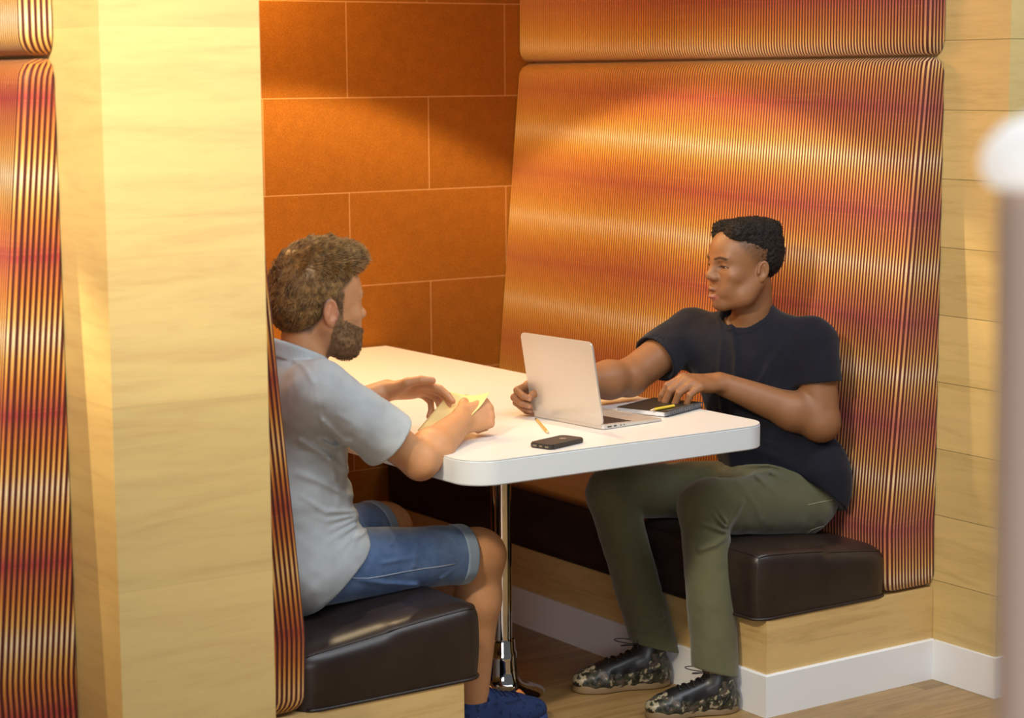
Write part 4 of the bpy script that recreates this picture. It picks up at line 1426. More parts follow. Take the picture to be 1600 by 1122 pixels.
    fold = crease_fn([([(1121, 488), (1128, 530), (1122, 600), (1128, 640)], 0.0055, 0.007), ([(1110, 490), (1100, 530), (1099, 590)], 0.0045, 0.007),
        ([(1142, 505), (1150, 560), (1146, 640)], 0.004, 0.008), ([(1250, 487), (1236, 515), (1231, 560), (1236, 600)], 0.0035, 0.004),
        ([(1236, 562), (1270, 548), (1302, 520)], 0.004, 0.006), ([(1238, 585), (1272, 570), (1306, 560)], 0.004, 0.006), ([(1262, 500), (1285, 520), (1300, 550)], 0.0035, 0.006),
        ([(1165, 625), (1200, 575), (1228, 530)], 0.005, 0.010), ([(1178, 640), (1215, 600), (1232, 575)], 0.004, 0.008),
        ([(1045, 560), (1070, 580), (1098, 600)], 0.0045, 0.006), ([(1055, 530), (1080, 545), (1100, 570)], 0.0035, 0.006),
        ([(1195, 690), (1250, 712), (1325, 742)], 0.006, 0.009), ([(1205, 712), (1262, 735), (1330, 765)], 0.006, 0.009), ([(1240, 680), (1290, 700), (1322, 710)], 0.005, 0.008),
        ([(1270, 745), (1300, 765), (1325, 790)], 0.005, 0.008), ([(1200, 560), (1190, 610), (1196, 660)], 0.003, 0.009)], ref)
    def shirt_d(P, d):
        d = fold(P, d)
        return d - 0.0045 * vnoise(P * np.array((1, 1, 0.55), np.float32), 16, 3) - 0.0015 * vnoise(P * np.array((1, 1, 0.5), np.float32), 38, 5)
    so += [('d', shirt_d, 0), ('u', sleeve(shN, seN, dN, .067, .071), 0.03), ('u', sleeve(shF, seF, dF, .069, .073), 0.03)]
    # neck opening
    no_neck = list(so)
    neckf = cone(neck0 + up * -0.052 + fr * 0.034, neck0 + up * 0.12 + fr * 0.055, 0.064, 0.088)
    so += [('s', cone(neck0 + up * -0.052 + fr * 0.034, neck0 + up * 0.12 + fr * 0.055, 0.064, 0.088), 0.004)]
    # hem
    hem = lambda P: ((P @ np.array((0.80, -0.10, 1.0), np.float32)) - (0.80 * .27 - 0.10 * .16 + 0.598)) * 0.75
    so += [('s', (lambda P: np.maximum(hem(P), P[..., 2] - 0.600)), 0.006)]
    # collar rib and shoulder seam as small ridges
    par(sdf_obj('t_shirt', so, (-.12, .0, .42), (.54, .68, 1.10), QC, M_navy))
    # ribbed collar band round the neck opening
    def shell(P):
        v = ev(no_neck, P, full=True)
        return np.maximum(np.maximum(np.abs(neckf(P) - 0.004) - 0.0075, v - 0.0022), -v - 0.010)
    par(sdf_obj('collar', [('u', shell, 0)], neck0 - 0.15, neck0 + 0.13, 0.0024, M_navy))
    # ---- trousers
    M_olive = cloth_mat('olive_twill', (0.122, 0.118, 0.058), 0.85, 1300, 0.22, 0.3)
    to = []
    to += [('u', cone(hipN + A(-.01, .0, -.002), knN + A(.03, 0, -.002), 0.087, 0.076), 0)]
    to += [('u', cone(hipF + A(-.01, 0, -.002), knF + A(.03, 0, 0), 0.087, 0.075), 0.02)]
    to += [('u', ell(pel + A(.015, 0, -.005), (0.105, 0.150, 0.095)), 0.05), ('u', ell(A(.345, .235, .515), (0.090, 0.095, 0.080)), 0.03), ('u', ell(A(.265, .33, .575), (0.115, 0.14, 0.065)), 0.03)]
    to += [('u', cone(knN + A(.004, 0, -.012), anN + A(0.010, .01, -.030), 0.069, 0.0625), 0.015), ('u', cone(knF + A(.005, 0, -.012), anF + A(0.01, 0, -.035), 0.069, 0.064), 0.015)]
    to += [('u', ell(knN, (0.072, 0.070, 0.068)), 0.02), ('u', ell(knF, (0.072, 0.070, 0.068)), 0.02)]
    tfold = crease_fn([([(1133, 822), (1112, 800), (1086, 782)], 0.006, 0.005), ([(1135, 815), (1120, 792), (1112, 768)], 0.0055, 0.005), ([(1134, 830), (1110, 822), (1085, 815)], 0.005, 0.006),
        ([(1136, 838), (1118, 850), (1095, 858)], 0.004, 0.007), ([(1138, 822), (1150, 805), (1160, 785)], 0.004, 0.006),
        ([(1205, 738), (1231, 752), (1258, 776)], 0.0055, 0.007), ([(1262, 752), (1278, 772), (1290, 800)], 0.0045, 0.006), ([(1180, 742), (1200, 762), (1222, 778)], 0.004, 0.007),
        ([(1150, 752), (1180, 790), (1190, 815)], 0.002, 0.009),
        ([(945, 768), (968, 782), (992, 792)], 0.006, 0.005), ([(965, 760), (985, 775), (1000, 790)], 0.0055, 0.005), ([(985, 765), (1000, 778), (1010, 790)], 0.005, 0.005), ([(950, 745), (985, 740), (1020, 752)], 0.003, 0.007),
        ([(1075, 715), (1095, 728), (1110, 745)], 0.005, 0.006), ([(1098, 708), (1112, 725), (1122, 745)], 0.005, 0.006), ([(1125, 712), (1135, 728), (1140, 740)], 0.004, 0.006), ([(1040, 722), (1060, 738), (1078, 752)], 0.004, 0.006),
        ([(1165, 728), (1200, 726), (1240, 735)], 0.004, 0.006),
        ([(1078, 985), (1105, 1000), (1140, 1012)], 0.0045, 0.006), ([(1082, 1010), (1110, 1022), (1145, 1030)], 0.0045, 0.006), ([(1120, 955), (1135, 975), (1146, 1000)], 0.004, 0.006),
        ([(975, 962), (1000, 972), (1035, 965)], 0.0045, 0.006), ([(978, 980), (1005, 988), (1035, 980)], 0.0045, 0.006), ([(1000, 940), (1018, 955), (1032, 958)], 0.004, 0.006)], A(.1, .25, .5))
    def tr_d(P, d):
        d = tfold(P, d)
        return d - 0.0035 * vnoise(P * np.array((1, 1, 0.5), np.float32), 17, 9) - 0.0012 * vnoise(P, 45, 5)
    to += [('d', tr_d, 0)]
    for an in (anN, anF):
        z0 = an[2] - 0.012
        to += [('s', (lambda z0, an: lambda P: np.maximum(P[..., 2] - z0 + 0.30 * (P[..., 0] - an[0]), np.abs(P[..., 1] - an[1]) - 0.11))(z0, an), 0.003)]
        to += [('s', cone(an + A(.008, .004, -.05), an + A(.01, .005, -0.006), 0.044, 0.042), 0.002)]
    par(sdf_obj('trousers', to, (-.24, .06, .06), (.50, .68, .68), QC, M_olive))
    # side seams and pocket stitching
    for lines in ([(1250, 841), (1268, 828), (1295, 819), (1321, 813)], [(1262, 789), (1285, 784), (1306, 781)]):
        bm = bmesh.new(); pts = []
        for i in range(len(lines) - 1):
            for j in range(6):
                t = j / 6; x = lines[i][0] * (1 - t) + lines[i + 1][0] * t; y = lines[i][1] * (1 - t) + lines[i + 1][1] * t
                d = cam_ray(x, y); d = d / np.linalg.norm(d); tt = 5.2
                for _ in range(80):
                    v = float(ev(to, (CAM_POS + d * tt)[None].astype(np.float32), full=True)[0])
                    if v < 0.0006: break
                    tt += max(0.0006, v * 0.6)
                if tt < 6.2: pts.append(Vector(CAM_POS + d * tt))
        if len(pts) > 3:
            tube(bm, pts, 0.0009, 6); par(bm_obj('stitching', bm, simple('pale_thread', (0.42, 0.40, 0.26), 0.8), smooth=True))
    # key ring at the back pocket
    bm = bmesh.new()
    c = A(.452, .180, .462)
    tube(bm, [tuple(c + lat * 0.011 * math.cos(a) + A(0, 0, 1) * 0.011 * math.sin(a)) for a in [2 * PI * k / 20 for k in range(20)]], 0.0016, 6, closed=True)
    par(bm_obj('key_ring', bm, simple('silver_ring', (0.8, 0.8, 0.78), 0.2, metal=1.0), smooth=True))
    # shoes
    Mc = vcol_mat('camouflage_shoe', 0.38, 0.5, 0.08)
    def camo(Q):
        Q0 = Q; Q = Q + 0.010 * np.stack([vnoise(Q, 60, 21), vnoise(Q, 60, 22), vnoise(Q, 60, 23)], 1) + 0.004 * np.stack([vnoise(Q, 170, 24), vnoise(Q, 170, 25), vnoise(Q, 170, 26)], 1)
        n = vnoise(Q * np.array((1, 1, 1.3)), 62, 3) + 0.5 * vnoise(Q, 120, 5)
        n2 = vnoise(Q * np.array((1, 1, 1.3)), 70, 11) + 0.4 * vnoise(Q, 130, 15)
        c = np.tile(np.array((0.035, 0.040, 0.026)), (len(Q), 1))
        c[n > 0.22] = (0.085, 0.062, 0.048); c[n < -0.30] = (0.012, 0.012, 0.010); c[n2 > 0.42] = (0.34, 0.29, 0.19)
        x, y, z = Q0.T
        black = (z > 0.088 + 0.02 * (x < 0.07)) | ((np.abs(y) < 0.022 + 0.010 * np.clip((0.20 - x) / 0.1, 0, 1)) & (x > 0.095) & (x < 0.235) & (z > 0.045)) | ((x > 0.08) & (x < 0.225) & (z > 0.052 + 0.25 * np.clip(0.14 - x, 0, 1) + 0.10 * np.clip(x - 0.15, 0, 1)))
        c[black] = (0.010, 0.009, 0.009)
        return c
    M_lace = simple('black_laces', (0.012, 0.011, 0.011), 0.6)
    shoe(par, (-.020, .385, 0), (-.94, .34, 0), 0.285, camo, M_lace, Mc, name='rear_shoe', mark=(1, ((0.045, 0.060), (0.060, 0.035), (0.085, 0.085)), 0.0035, (0.6, 0.6, 0.6)), sole_col=(0.20, 0.13, 0.06))
    shoe(par, (-.020, .090, 0), (-.94, .34, 0), 0.262, camo, M_lace, Mc, name='front_shoe', mark=(-1, ((0.070, 0.032), (0.062, 0.045), (0.030, 0.088)), 0.0040, (0.01, 0.01, 0.01)), sole_col=(0.20, 0.13, 0.06))
    return root, dict(tipsN=tipsN, tipsF=tipsF, KN=KN, KF=KF)
PR, RI = person_right()
# ================================================================== the bearded person on the left, grey-blue shirt and denim shorts
def person_left():
    A = lambda *a: np.array(a, float)
    root = empty('person', (-1.22, 0.34, 0.0), 0, 'bearded person in grey-blue short-sleeved shirt and denim shorts seated at left holding a paper', 'person')
    def par(o):
        o.parent = root; o.matrix_parent_inverse = Matrix.Translation(-Vector(root.location)); return o
    shN, shF = A(-1.250, .155, .985), A(-1.235, .525, .985)
    elN, wrN = A(-1.000, .118, .788), A(-.806, .240, .848)
    elF, wrF = A(-1.110, .455, .850), A(-.902, .434, .912)
    hipN, hipF = A(-1.245, .265, .530), A(-1.245, .430, .530)
    knN, knF = A(-.735, .268, .500), A(-.800, .620, .515)
    anN, anF = A(-.715, .330, .075), A(-.690, .680, .075)
    hc = A(-1.140, .345, 1.163); HS = 1.09
    HR = basis((0.995, -0.04, -0.05))
    neck0 = A(-1.200, .340, 1.005); chest = A(-1.225, .338, .850); waist = A(-1.250, .340, .68); pel = A(-1.245, .340, .555)
    lat = unit(shN - shF); up = unit(neck0 - pel); fr = unit(np.cross(up, lat)); fr = fr if fr[0] > 0 else -fr
    SKIN = np.array((0.56, 0.275, 0.125))
    M_skin = skin_mat('light_skin', 0.5, 0.12)
    ops = [('u', ell(chest, (0.10,) * 3), 0), ('u', cone(pel, chest, 0.105, 0.11), 0.05),
           ('u', cone(shN + A(0, .02, -.01), shF + A(0, -.02, -.01), 0.050, 0.050), 0.03),
           ('u', cone(neck0 + A(0, 0, -.04), hc + HR @ A(0, -0.034, -0.055) * HS, 0.064, 0.055), 0.02)]
    ops += arm_ops(shN, elN, wrN, (0.052, 0.043, 0.051, 0.0310))
    ops += arm_ops(shF, elF, wrF, (0.050, 0.043, 0.042, 0.0285))
    hN, nN, tN, KN = hand_ops(wrN, (.93, .14, .12), (.28, -.78, .50), -1, 1.06,
        flex=((62, 88, 50), (66, 92, 55), (70, 92, 55), (72, 90, 55)), spread=(3, 1, -1, -3),
        thumb=((0.55, 0.75, -0.35), (0.35, 0.80, -0.55), (0.1, 0.75, -0.75)))
    hF, nF, tF, KF = hand_ops(wrF, (.80, -.58, .04), (.20, .48, .85), 1, 1.06,
        flex=((22, 22, 10), (30, 30, 15), (38, 36, 20), (44, 42, 25)), spread=(6, 1, -3, -6),
        thumb=((0.62, 0.78, 0.10), (0.18, 0.98, 0.06), (0.02, 1.0, -0.12)))
    ops += hN + hF
    ops += place(head_ops(jaw=1.05, lips=0.8, nose=0.95, lid=0.0042, ear=1.18, flare=0.02), hc, HR, HS)
    ops += chain([hipN, knN + A(-.03, 0, 0)], [0.07, 0.060], 0.02) + [('u', ell(knN, (0.066, 0.062, 0.062)), 0.03), ('u', cone(knN + A(.012, 0, -.02), knN + (anN - knN) * 0.30, 0.052, 0.056), 0.03), ('u', cone(knN + (anN - knN) * 0.30, anN, 0.056, 0.034), 0.03)]
    ops += chain([hipF, knF + A(-.03, 0, 0)], [0.07, 0.060], 0.02) + [('u', ell(knF, (0.066, 0.062, 0.062)), 0.03), ('u', cone(knF + A(.012, 0, -.02), knF + (anF - knF) * 0.30, 0.052, 0.056), 0.03), ('u', cone(knF + (anF - knF) * 0.30, anF, 0.056, 0.034), 0.03)]
    nails = nN + nF
    def beard_zone(Q):
        x, y, z = Q[..., 0], Q[..., 1], Q[..., 2]
        cheek = np.where(y > 0.010, -0.030 - 0.36 * (y - 0.010), -0.030)
        a = np.maximum(z - cheek, -0.006 - y)                       # jaw and chin
        sb = np.maximum(np.maximum(np.abs(y - 0.012) - 0.011, z - 0.030), -0.05 - z)   # sideburn
        ms = np.maximum(np.maximum(np.abs(z + 0.0535) - 0.006, np.abs(x) - 0.033), 0.05 - y)     # moustache
        r_ = np.minimum(np.minimum(a, sb), ms)
        lips_ = ((np.abs(x) / 0.021) ** 2 + ((z + 0.0715) / 0.0085) ** 2 < 1) & (y > 0.06)
        return np.where(lips_, 0.01, r_)
    def col(v):
        Q = ((v - hc) @ HR) / HS
        c = np.tile(SKIN, (len(v), 1)); m = []
        near = (np.abs(Q) < 0.15).all(1)
        m.append((np.clip((0.002 - beard_zone(Q)) / 0.006, 0, 1) * near * 0.8, (0.10, 0.055, 0.028)))
        for s in (-1, 1):
            d = seg2(Q, [(s * 0.0125, 0.0165), (s * 0.028, 0.0235), (s * 0.046, 0.0185)])
            m.append((np.clip((0.0045 - d) / 0.0020, 0, 1) * near * (Q[:, 1] > 0.05) * 0.8, (0.12, 0.065, 0.03)))
            m.append((blob(Q, (s * 0.081, -0.012, -0.016), (0.02, 0.022, 0.03), 0.8) * 0.35, (0.66, 0.24, 0.14)))
        z = Q[:, 2]; y = Q[:, 1]
        side = np.clip((z - np.where(y > -0.014, -0.005 + 0.9 * (y + .014), np.maximum(-0.070, -0.020 + 1.6 * (y + 0.014)))) / 0.012, 0, 1) * np.clip((0.056 - y) / 0.010, 0, 1)
        ear = blob(Q, (-0.0810, -0.010, -0.017), (0.012, 0.020, 0.030), 0.2) + blob(Q, (0.0810, -0.010, -0.017), (0.012, 0.020, 0.030), 0.2)
        m.append((side * near * (1 - np.clip(ear, 0, 1)) * 0.85, (0.09, 0.050, 0.026)))
        lw = blob(Q, (0, 0.092, -0.0725), (0.021, 0.018, 0.009), 0.3)
        m.append((lw * near * 0.7, (0.50, 0.18, 0.13)))
        for p, dn, dd in nails:
            m.append((np.clip((0.0056 - np.linalg.norm(v - p, axis=1)) / 0.002, 0, 1) * 0.7, (0.78, 0.48, 0.36)))
        for p in list(tN) + list(tF) + KN + KF + [elN]:
            m.append((np.clip((0.020 - np.linalg.norm(v - p, axis=1)) / 0.016, 0, 1) * 0.30, (0.66, 0.25, 0.15)))
        m.append((np.clip((0.05 - np.linalg.norm(v - knN, axis=1) * 0.8) / 0.03, 0, 1) * 0.2, (0.55, 0.22, 0.12)))
        return tint_mix(c, m)
    par(sdf_obj('body', ops, (-1.43, .02, .03), (-.56, .80, 1.32), QH, M_skin, None, col))
    n0 = set(bpy.data.objects)
    eye_parts(hc, HR, HS, None, gaze=(0.0, 0.97, -0.22), look=(0.06, 0.10, 0.12))
    for o in set(bpy.data.objects) - n0: par(o)
    # ---- hair
    M_hair = hair_mat('brown_hair', (0.13, 0.066, 0.020), (0.42, 0.235, 0.070), 0.42)
    def hn(P, d):
        return d - 0.0008 * vnoise(P * np.array((1.6, 0.5, 1.0), np.float32), 90, 2) - 0.0016 * vnoise(P * np.array((1.0, 0.6, 1.0), np.float32), 38, 4)
    ho = [('u', ell((0, -0.016, 0.042), (0.0790, 0.099, 0.083)), 0),
          ('u', ell((0, -0.002, 0.090), (0.064, 0.086, 0.044)), 0.02),
          ('u', ell((0, 0.058, 0.090), (0.048, 0.036, 0.026)), 0.02),
          ('u', ell((0, -0.050, 0.020), (0.074, 0.070, 0.085)), 0.01),
          ('d', hn, 0),
          ('s', ell((0.082, -0.010, -0.014), (0.030, 0.023, 0.033)), 0.004), ('s', ell((-0.082, -0.010, -0.014), (0.030, 0.023, 0.033)), 0.004),
          ('s', (lambda P: (P[..., 2] - np.where(P[..., 1] > -0.016, 0.004 + 0.9 * (P[..., 1] + 0.016), np.maximum(-0.066, 0.004 + 2.2 * (P[..., 1] + 0.016)))) * 0.6), 0.005),
          ('s', (lambda P: np.maximum(P[..., 2] - 0.074, 0.040 - P[..., 1])), 0.005)]
    hair = par(sdf_obj('hair', place(ho, hc, HR, HS), hc - 0.17, hc + 0.20, 0.0024, M_hair))
    rts, nrm = sample_mesh(hair, 20000, 5)
    Q = ((rts - hc) @ HR) / HS
    topw = np.clip((Q[:, 2] - 0.055) / 0.04, 0, 1)[:, None]
    fwd = HR[:, 1]; upv = HR[:, 2]; back = -HR[:, 1]
    dirs = nrm * (0.14 + 0.30 * topw) + topw * (fwd * 0.9 + upv * 0.30) + (1 - topw) * (-upv * 0.75 + back * 0.45)
    dirs = dirs + (0.22 + 0.25 * topw) * np.stack([vnoise(rts, 55, s_) for s_ in (1, 2, 3)], 1)
    par(strands('hair_strands', rts, dirs, 0.013 + 0.013 * topw[:, 0], 0.00055, M_hair, None, 6, 0.04, 0.06, grav=(0.1, 0, -0.25)))
    # ---- beard
    M_beard = hair_mat('brown_beard', (0.11, 0.058, 0.024), (0.28, 0.155, 0.062), 0.6)
    bo = head_ops(jaw=1.05, lips=0.3, nose=0.8, lid=0.0042)
    bo += [('u', ell((0, 0.068, -0.098), (0.030, 0.026, 0.022)), 0.02), ('s', ell((0.082, -0.010, -0.014), (0.030, 0.023, 0.033)), 0.004), ('s', ell((-0.082, -0.010, -0.014), (0.030, 0.023, 0.033)), 0.004)]
    bo += [('d', lambda P, d: d - 0.0016 - 0.0010 * np.clip((-0.045 - P[..., 2]) / 0.05, 0, 1) - 0.0016 * vnoise(P, 170, 3), 0), ('i', (lambda P: beard_zone(P) * 0.6), 0.003)]
    beard = par(sdf_obj('beard', place(bo, hc, HR, HS), hc - 0.17, hc + 0.15, 0.0024, M_beard, keep=lambda v: ((((v - hc) @ HR) / HS)[:, 2] > -0.150)))
    rts, nrm = sample_mesh(beard, 7000, 6)
    dirs = nrm * 0.55 + fwd * 0.25 - upv * 0.8
    par(strands('beard_strands', rts, dirs, 0.0045, 0.00040, M_beard, None, 5, 0.25, 0.25))
    # ---- shirt
    M_shirt = cloth_mat('grey_blue_chambray', (0.50, 0.54, 0.545), 0.9, 700, 0.22, 0.15)
    seN = shN + (elN - shN) * 0.70; dN = unit(elN - shN); seF = shF + (elF - shF) * 0.72; dF = unit(elF - shF)
    ref = A(-1.22, .18, .80)
    fold = crease_fn([([(452, 555), (475, 575), (490, 600)], 0.004, 0.007), ([(498, 570), (494, 620), (505, 670)], 0.0035, 0.004), ([(500, 690), (522, 700), (545, 690)], 0.006, 0.008),
        ([(505, 660), (530, 685), (560, 700)], 0.005, 0.008), ([(470, 690), (500, 705), (540, 735)], 0.005, 0.009), ([(560, 640), (590, 650), (625, 655)], 0.004, 0.008), ([(540, 610), (570, 622), (610, 650)], 0.004, 0.007), ([(530, 650), (565, 672), (600, 690)], 0.004, 0.008),
        ([(465, 740), (500, 752), (545, 775)], 0.004, 0.009), ([(470, 775), (510, 800), (556, 800)], 0.006, 0.007), ([(472, 800), (510, 815), (560, 806)], 0.006, 0.006),
        ([(480, 850), (515, 830), (558, 812)], 0.006, 0.006), ([(480, 880), (510, 850), (556, 822)], 0.006, 0.006), ([(490, 905), (520, 870), (560, 835)], 0.005, 0.006), ([(545, 870), (556, 845), (575, 830)], 0.004, 0.006),
        ([(480, 920), (500, 890), (520, 880)], 0.004, 0.008), ([(530, 700), (548, 740), (552, 775)], 0.004, 0.008), ([(515, 720), (528, 760), (530, 790)], 0.0035, 0.008)], ref)
    def sh_d(P, d):
        d = d + (fold(P, d) - d) * 0.62
        return d - 0.004 * vnoise(P * np.array((1, 1, 0.6), np.float32), 18, 3) - 0.0018 * vnoise(P, 42, 5)
    def sleeve(sh, se, d, r0, r1):
        sub = [('u', cone(sh + A(0, 0, -.005), se + d * .09, r0, r1 + .004), 0), ('d', sh_d, 0), ('s', lambda P: -plane(se, d + A(0.1, 0, -.15))(P), 0.004), ('s', cone(se - d * .012, se + d * .12, r1 - .010, r1 - .006), 0.003)]
        return lambda P: ev(sub, P, full=True)
    so = [('u', cone(pel + A(.01, 0, .0), waist, 0.150, 0.145, fr, 0.92), 0), ('u', cone(waist, chest + up * 0.03, 0.145, 0.160, fr, 0.84), 0.05),
          ('u', cone(shN + A(0, .045, -.035), shF + A(0, -.045, -.035), 0.078, 0.078), 0.05),
          ('u', cone(neck0 + A(-.01, 0, -.05), shN + A(0, .01, .0), 0.062, 0.056), 0.03), ('u', cone(neck0 + A(-.01, 0, -.05), shF + A(0, -.01, .0), 0.062, 0.056), 0.03),
          ('u', ell(A(-1.175, .30, .66), (0.060, 0.10, 0.07)), 0.05),
          ('u', cone(A(-1.25, .25, .53), A(-1.16, .25, .545), 0.108, 0.098), 0.04),
          ('d', sh_d, 0), ('u', sleeve(shN, seN, dN, .066, .072), 0.03), ('u', sleeve(shF, seF, dF, .066, .070), 0.03)]
    # collar: a stand with a folded leaf round the neck
    cc = neck0 + A(-.002, 0, .012)
    pl = lambda off: (lambda P: (P[..., 2] - (1.088 + off - 0.42 * (P[..., 0] + 1.28))) * 0.9)
    def leaf(r0, r1, lo_, hi_):
        sub = [('u', cone(cc + A(-.030, 0, -.07), cc + A(-.004, 0, .10), r0, r1), 0), ('d', lambda P, d: d - 0.0015 * vnoise(P, 40, 8), 0), ('i', pl(hi_), 0.006), ('s', pl(lo_), 0.003)]
        return lambda P: ev(sub, P, full=True)
    so += [('u', leaf(0.086, 0.076, -0.12, 0.0), 0.012), ('u', leaf(0.094, 0.082, -0.046, -0.003), 0.0)]
    so += [('s', cone(cc + A(-.026, 0, -.055), cc + A(.000, 0, .12), 0.068, 0.070), 0.003)]
    # open front V
    so += [('s', cone(cc + A(.07, 0, -.06), cc + A(.10, 0, .05), 0.016, 0.045), 0.006)]
    hem = lambda P: ((P @ np.array((-0.98, 0.12, 1.0), np.float32)) - (-0.98 * -1.185 + 0.12 * 0.16 + 0.505)) * 0.7
    so += [('s', hem, 0.004)]
    par(sdf_obj('shirt', so, (-1.44, .03, .42), (-.94, .72, 1.10), QC, M_shirt))
    # ---- shorts
    def denim():
        t = NT('blue_denim'); P = t.coord('Object')
        n = t.noise(P, 12, 4, 0.6); n2 = t.noise(t.mapping(P, (1, 1, 2.2)), 620, 2, 0.7)
        f = t.math('ADD', t.math('MULTIPLY', n, 0.6), t.math('MULTIPLY', n2, 0.4))
        t.l(t.ramp(f, [(0.32, (0.055, 0.095, 0.20)), (0.5, (0.10, 0.17, 0.32)), (0.68, (0.21, 0.30, 0.46))]), t.b.inputs['Base Color'])
        t.set(rough=0.9, spec=0.2, sheen=0.2); t.bump(n2, 0.25, 0.001); return t.m
    M_denim = denim()
    def leg_cut(kn, hp, off):
        d = unit(kn - hp); return lambda P: -plane(kn + d * off, d)(P)
    tr = crease_fn([([(600, 880), (640, 872), (700, 862)], 0.002, 0.006), ([(612, 850), (622, 835), (640, 830)], 0.004, 0.006), ([(560, 905), (600, 912), (650, 915)], 0.004, 0.007),
        ([(690, 905), (705, 895), (718, 880)], 0.003, 0.005), ([(640, 838), (650, 860), (648, 885)], 0.0025, 0.007)], A(-1.0, .2, .5))
    shorts = []
    for hp, kn in ((hipN, knN), (hipF, knF)):
        d = unit(kn - hp)
        sub = [('u', cone(hp, kn, 0.094, 0.071), 0), ('d', lambda P, dd: tr(P, dd) - 0.0025 * vnoise(P, 20, 8), 0), ('s', leg_cut(kn, hp, -.052), 0.003), ('s', cone(kn - d * .075, kn + d * .05, 0.0655, 0.063), 0.002)]
        shorts.append(('u', (lambda sub: lambda P: ev(sub, P, full=True))(sub), 0.02))
    shorts += [('u', ell(pel + A(0, 0, -.01), (0.115, 0.150, 0.095)), 0.04)]
    shorts[0] = ('u', shorts[0][1], 0)
    par(sdf_obj('denim_shorts', shorts, (-1.40, .08, .40), (-.72, .74, .66), QC, M_denim))
    M_cuff = cloth_mat('pale_denim_cuff', (0.27, 0.36, 0.47), 0.9, 700, 0.25)
    for hp, kn in ((hipN, knN), (hipF, knF)):
        d = unit(kn - hp)
        cf = [('u', cone(kn - d * .14, kn + d * .05, 0.0795, 0.0735), 0), ('d', lambda P, dd: dd - 0.0015 * vnoise(P, 30, 8), 0), ('s', leg_cut(kn, hp, -.047), 0.003), ('s', (lambda kn, d: lambda P: plane(kn - d * .080, d)(P))(kn, d), 0.003), ('s', cone(kn - d * .14, kn + d * .05, 0.069, 0.0655), 0.002)]
        par(sdf_obj('shorts_cuff', cf, kn - 0.17, kn + 0.12, 0.0030, M_cuff))
    # side seam of the shorts
    bm = bmesh.new(); pts = []
    for x, y in [(548, 903), (575, 904), (600, 900), (630, 894), (660, 889), (690, 885), (712, 881)]:
        d = cam_ray(x, y); d = d / np.linalg.norm(d); tt = 4.4
        for _ in range(90):
            v = float(ev(shorts, (CAM_POS + d * tt)[None].astype(np.float32), full=True)[0])
            if v < 0.0006: break
            tt += max(0.0006, v * 0.6)
        if tt < 5.6: pts.append(Vector(CAM_POS + d * tt))
    if len(pts) > 3:
        tube(bm, pts, 0.0012, 6); par(bm_obj('stitching', bm, simple('denim_thread', (0.45, 0.50, 0.58), 0.8), smooth=True))
    # ---- shoes
    Mn = vcol_mat('navy_knit_shoe', 0.75, 0.3)
    def navy(Q):
        c = np.tile(np.array((0.020, 0.040, 0.120)), (len(Q), 1)); n = vnoise(Q, 110, 3)
        c[n > 0.3] = (0.012, 0.022, 0.07); return c
    Ml = simple('navy_laces', (0.02, 0.03, 0.09), 0.7)
    shoe(par, (-.765, .322, 0), (.985, .10, 0), 0.285, navy, Ml, Mn, high=False, name='front_shoe', mark=(1, ((0.105, 0.038), (0.080, 0.020), (0.030, 0.062)), 0.0050, (0.75, 0.75, 0.75)), loops=False, sole_col=(0.03, 0.07, 0.22))
    shoe(par, (-.740, .670, 0), (.985, .12, 0), 0.285, navy, Ml, Mn, high=False, name='rear_shoe', loops=False, sole_col=(0.03, 0.07, 0.22))
    return root
person_left()
# ================================================================== light
downlight('downlight', -0.48, 0.95, 'recessed downlight over the occupied table', 120, (1.0, 0.76, 0.44))
downlight('downlight', XN - 1.10, 0.95, 'recessed downlight over the next booth', 240, (1.0, 0.76, 0.44))

def lamp(name, kind, loc, energy, col, size=None, rot=None, target=None, **kw):
    L = bpy.data.lights.new(name, kind); L.energy = energy; L.color = col
    for k, v in kw.items(): setattr(L, k, v)
    if size:
        L.shape = 'RECTANGLE'; L.size, L.size_y = size
    o = bpy.data.objects.new(name, L); link(o); o.location = loc
    if target is not None:
        o.rotation_euler = (Vector(target) - Vector(loc)).to_track_quat('-Z', 'Y').to_euler()
    return o
# skylight of the hall in front of the booths
lamp('hall_skylight', 'AREA', (-0.5, -1.75, 3.3), 95, (0.86, 0.93, 1.0), (4.4, 1.0), target=(-0.3, -0.6, 0.0))
# unseen fill light added behind the viewer, brightens the post and near sides
lamp('added_fill_light', 'AREA', (-5.2, -6.6, 2.2), 95, (0.95, 0.96, 1.0), (3.0, 1.8), target=(-1.0, -0.5, 1.0))
# added warm spot on the left pillar, standing in for the lens haze
lamp('haze_stand_in_spot', 'SPOT', (-3.3, -1.3, 2.9), 450, (1.0, 0.86, 0.64), target=(-2.05, -0.2, 2.1), spot_size=math.radians(62), spot_blend=1.0, shadow_soft_size=0.15)
# added warm area light, brightens the upper part of the panelled wall
lamp('added_wall_wash_light', 'AREA', (-0.95, YB - 0.12, ZC - 0.03), 42, (1.0, 0.66, 0.26), (1.1, 0.05), target=(-0.95, YB - 0.02, 0.5))

W = bpy.data.worlds.new('hall'); bpy.context.scene.world = W; W.use_nodes = True
bg = W.node_tree.nodes['Background']; bg.inputs[0].default_value = (0.95, 0.95, 1.0, 1); bg.inputs[1].default_value = 0.10

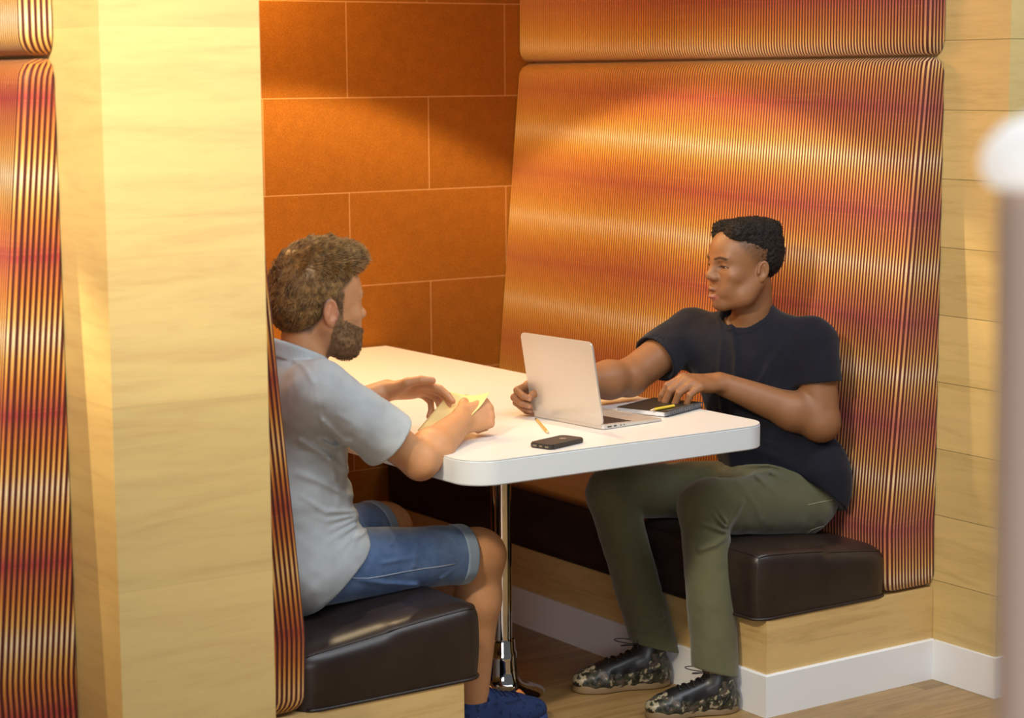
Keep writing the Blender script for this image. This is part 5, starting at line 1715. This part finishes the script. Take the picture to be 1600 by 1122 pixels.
# ================================================================== sub-parts hang on their parts
def sub_parts():
    under = {'eyeball': 'body', 'hair_strands': 'hair', 'beard_strands': 'beard', 'collar': 't_shirt', 'shorts_cuff': 'denim_shorts',
             'keyboard': 'base', 'keyboard_well': 'base', 'trackpad': 'base', 'port': 'base', 'rubber_foot': 'base', 'screen': 'lid',
             'piping': 'seat_cushion', 'seam': 'seat_cushion', 'bottom_ports': 'case', 'case_cutout': 'case', 'camera_lens': 'case'}
    for root in [o for o in bpy.data.objects if o.parent is None and o.get('category')]:
        kids = list(root.children)
        def find(n): return next((k for k in kids if k.name.split('.')[0] == n), None)
        for k in kids:
            base = k.name.split('.')[0]
            for w in ('front_shoe_', 'rear_shoe_'):
                if base.startswith(w) and base != w + 'upper':
                    tgt = find(w + 'upper')
                    if tgt: k.parent = tgt; k.matrix_parent_inverse = Matrix.Identity(4)
            tgt = find(under[base]) if base in under else None
            if base == 'stitching': tgt = find('trousers') or find('denim_shorts')
            if tgt is not None and tgt is not k:
                k.parent = tgt; k.matrix_parent_inverse = Matrix.Identity(4)
    for o in list(bpy.data.objects):
        base = o.name.split('.')[0]
        for w in ('front_shoe_', 'rear_shoe_'):
            if base.startswith(w): o.name = {'upper': 'shoe'}.get(base[len(w):], base[len(w):])
sub_parts()

# ================================================================== camera
CAM_R = np.array([[0.827523, 0.0, 0.0]])
def make_camera():
    f, pit, yaw, roll = 3.21351295e+03, 1.36408557e-01, 5.96073588e-01, -7.64444700e-03
    fw = Vector((math.sin(yaw) * math.cos(pit), math.cos(yaw) * math.cos(pit), -math.sin(pit)))
    rt = Vector((math.cos(yaw), -math.sin(yaw), 0)); up = rt.cross(fw)
    r2 = rt * math.cos(roll) + up * math.sin(roll); u2 = -rt * math.sin(roll) + up * math.cos(roll)
    cam = bpy.data.cameras.new('camera'); o = bpy.data.objects.new('camera', cam); link(o)
    M = Matrix.Identity(4)
    for i in range(3):
        M[i][0] = r2[i]; M[i][1] = u2[i]; M[i][2] = -fw[i]
    d = fw + r2 * ((1197 - 800) / f) - u2 * ((1120 - 561) / f)
    C = -d * (1.70 / -d.z)
    M.translation = C
    o.matrix_world = M
    cam.sensor_fit = 'HORIZONTAL'; cam.sensor_width = 36.0; cam.lens = f / 1600 * 36.0
    cam.clip_start = 0.05; cam.clip_end = 60
    cam.dof.use_dof = True; cam.dof.focus_distance = 5.4; cam.dof.aperture_fstop = 3.8
    bpy.context.scene.camera = o
    return o
make_camera()
sc = bpy.context.scene
sc.view_settings.view_transform = 'Standard'; sc.view_settings.look = 'None'
sc.view_settings.exposure = 0.0; sc.view_settings.gamma = 1.0; sc.view_settings.use_curve_mapping = False
sc.cycles.max_bounces = 8; sc.cycles.use_denoising = True
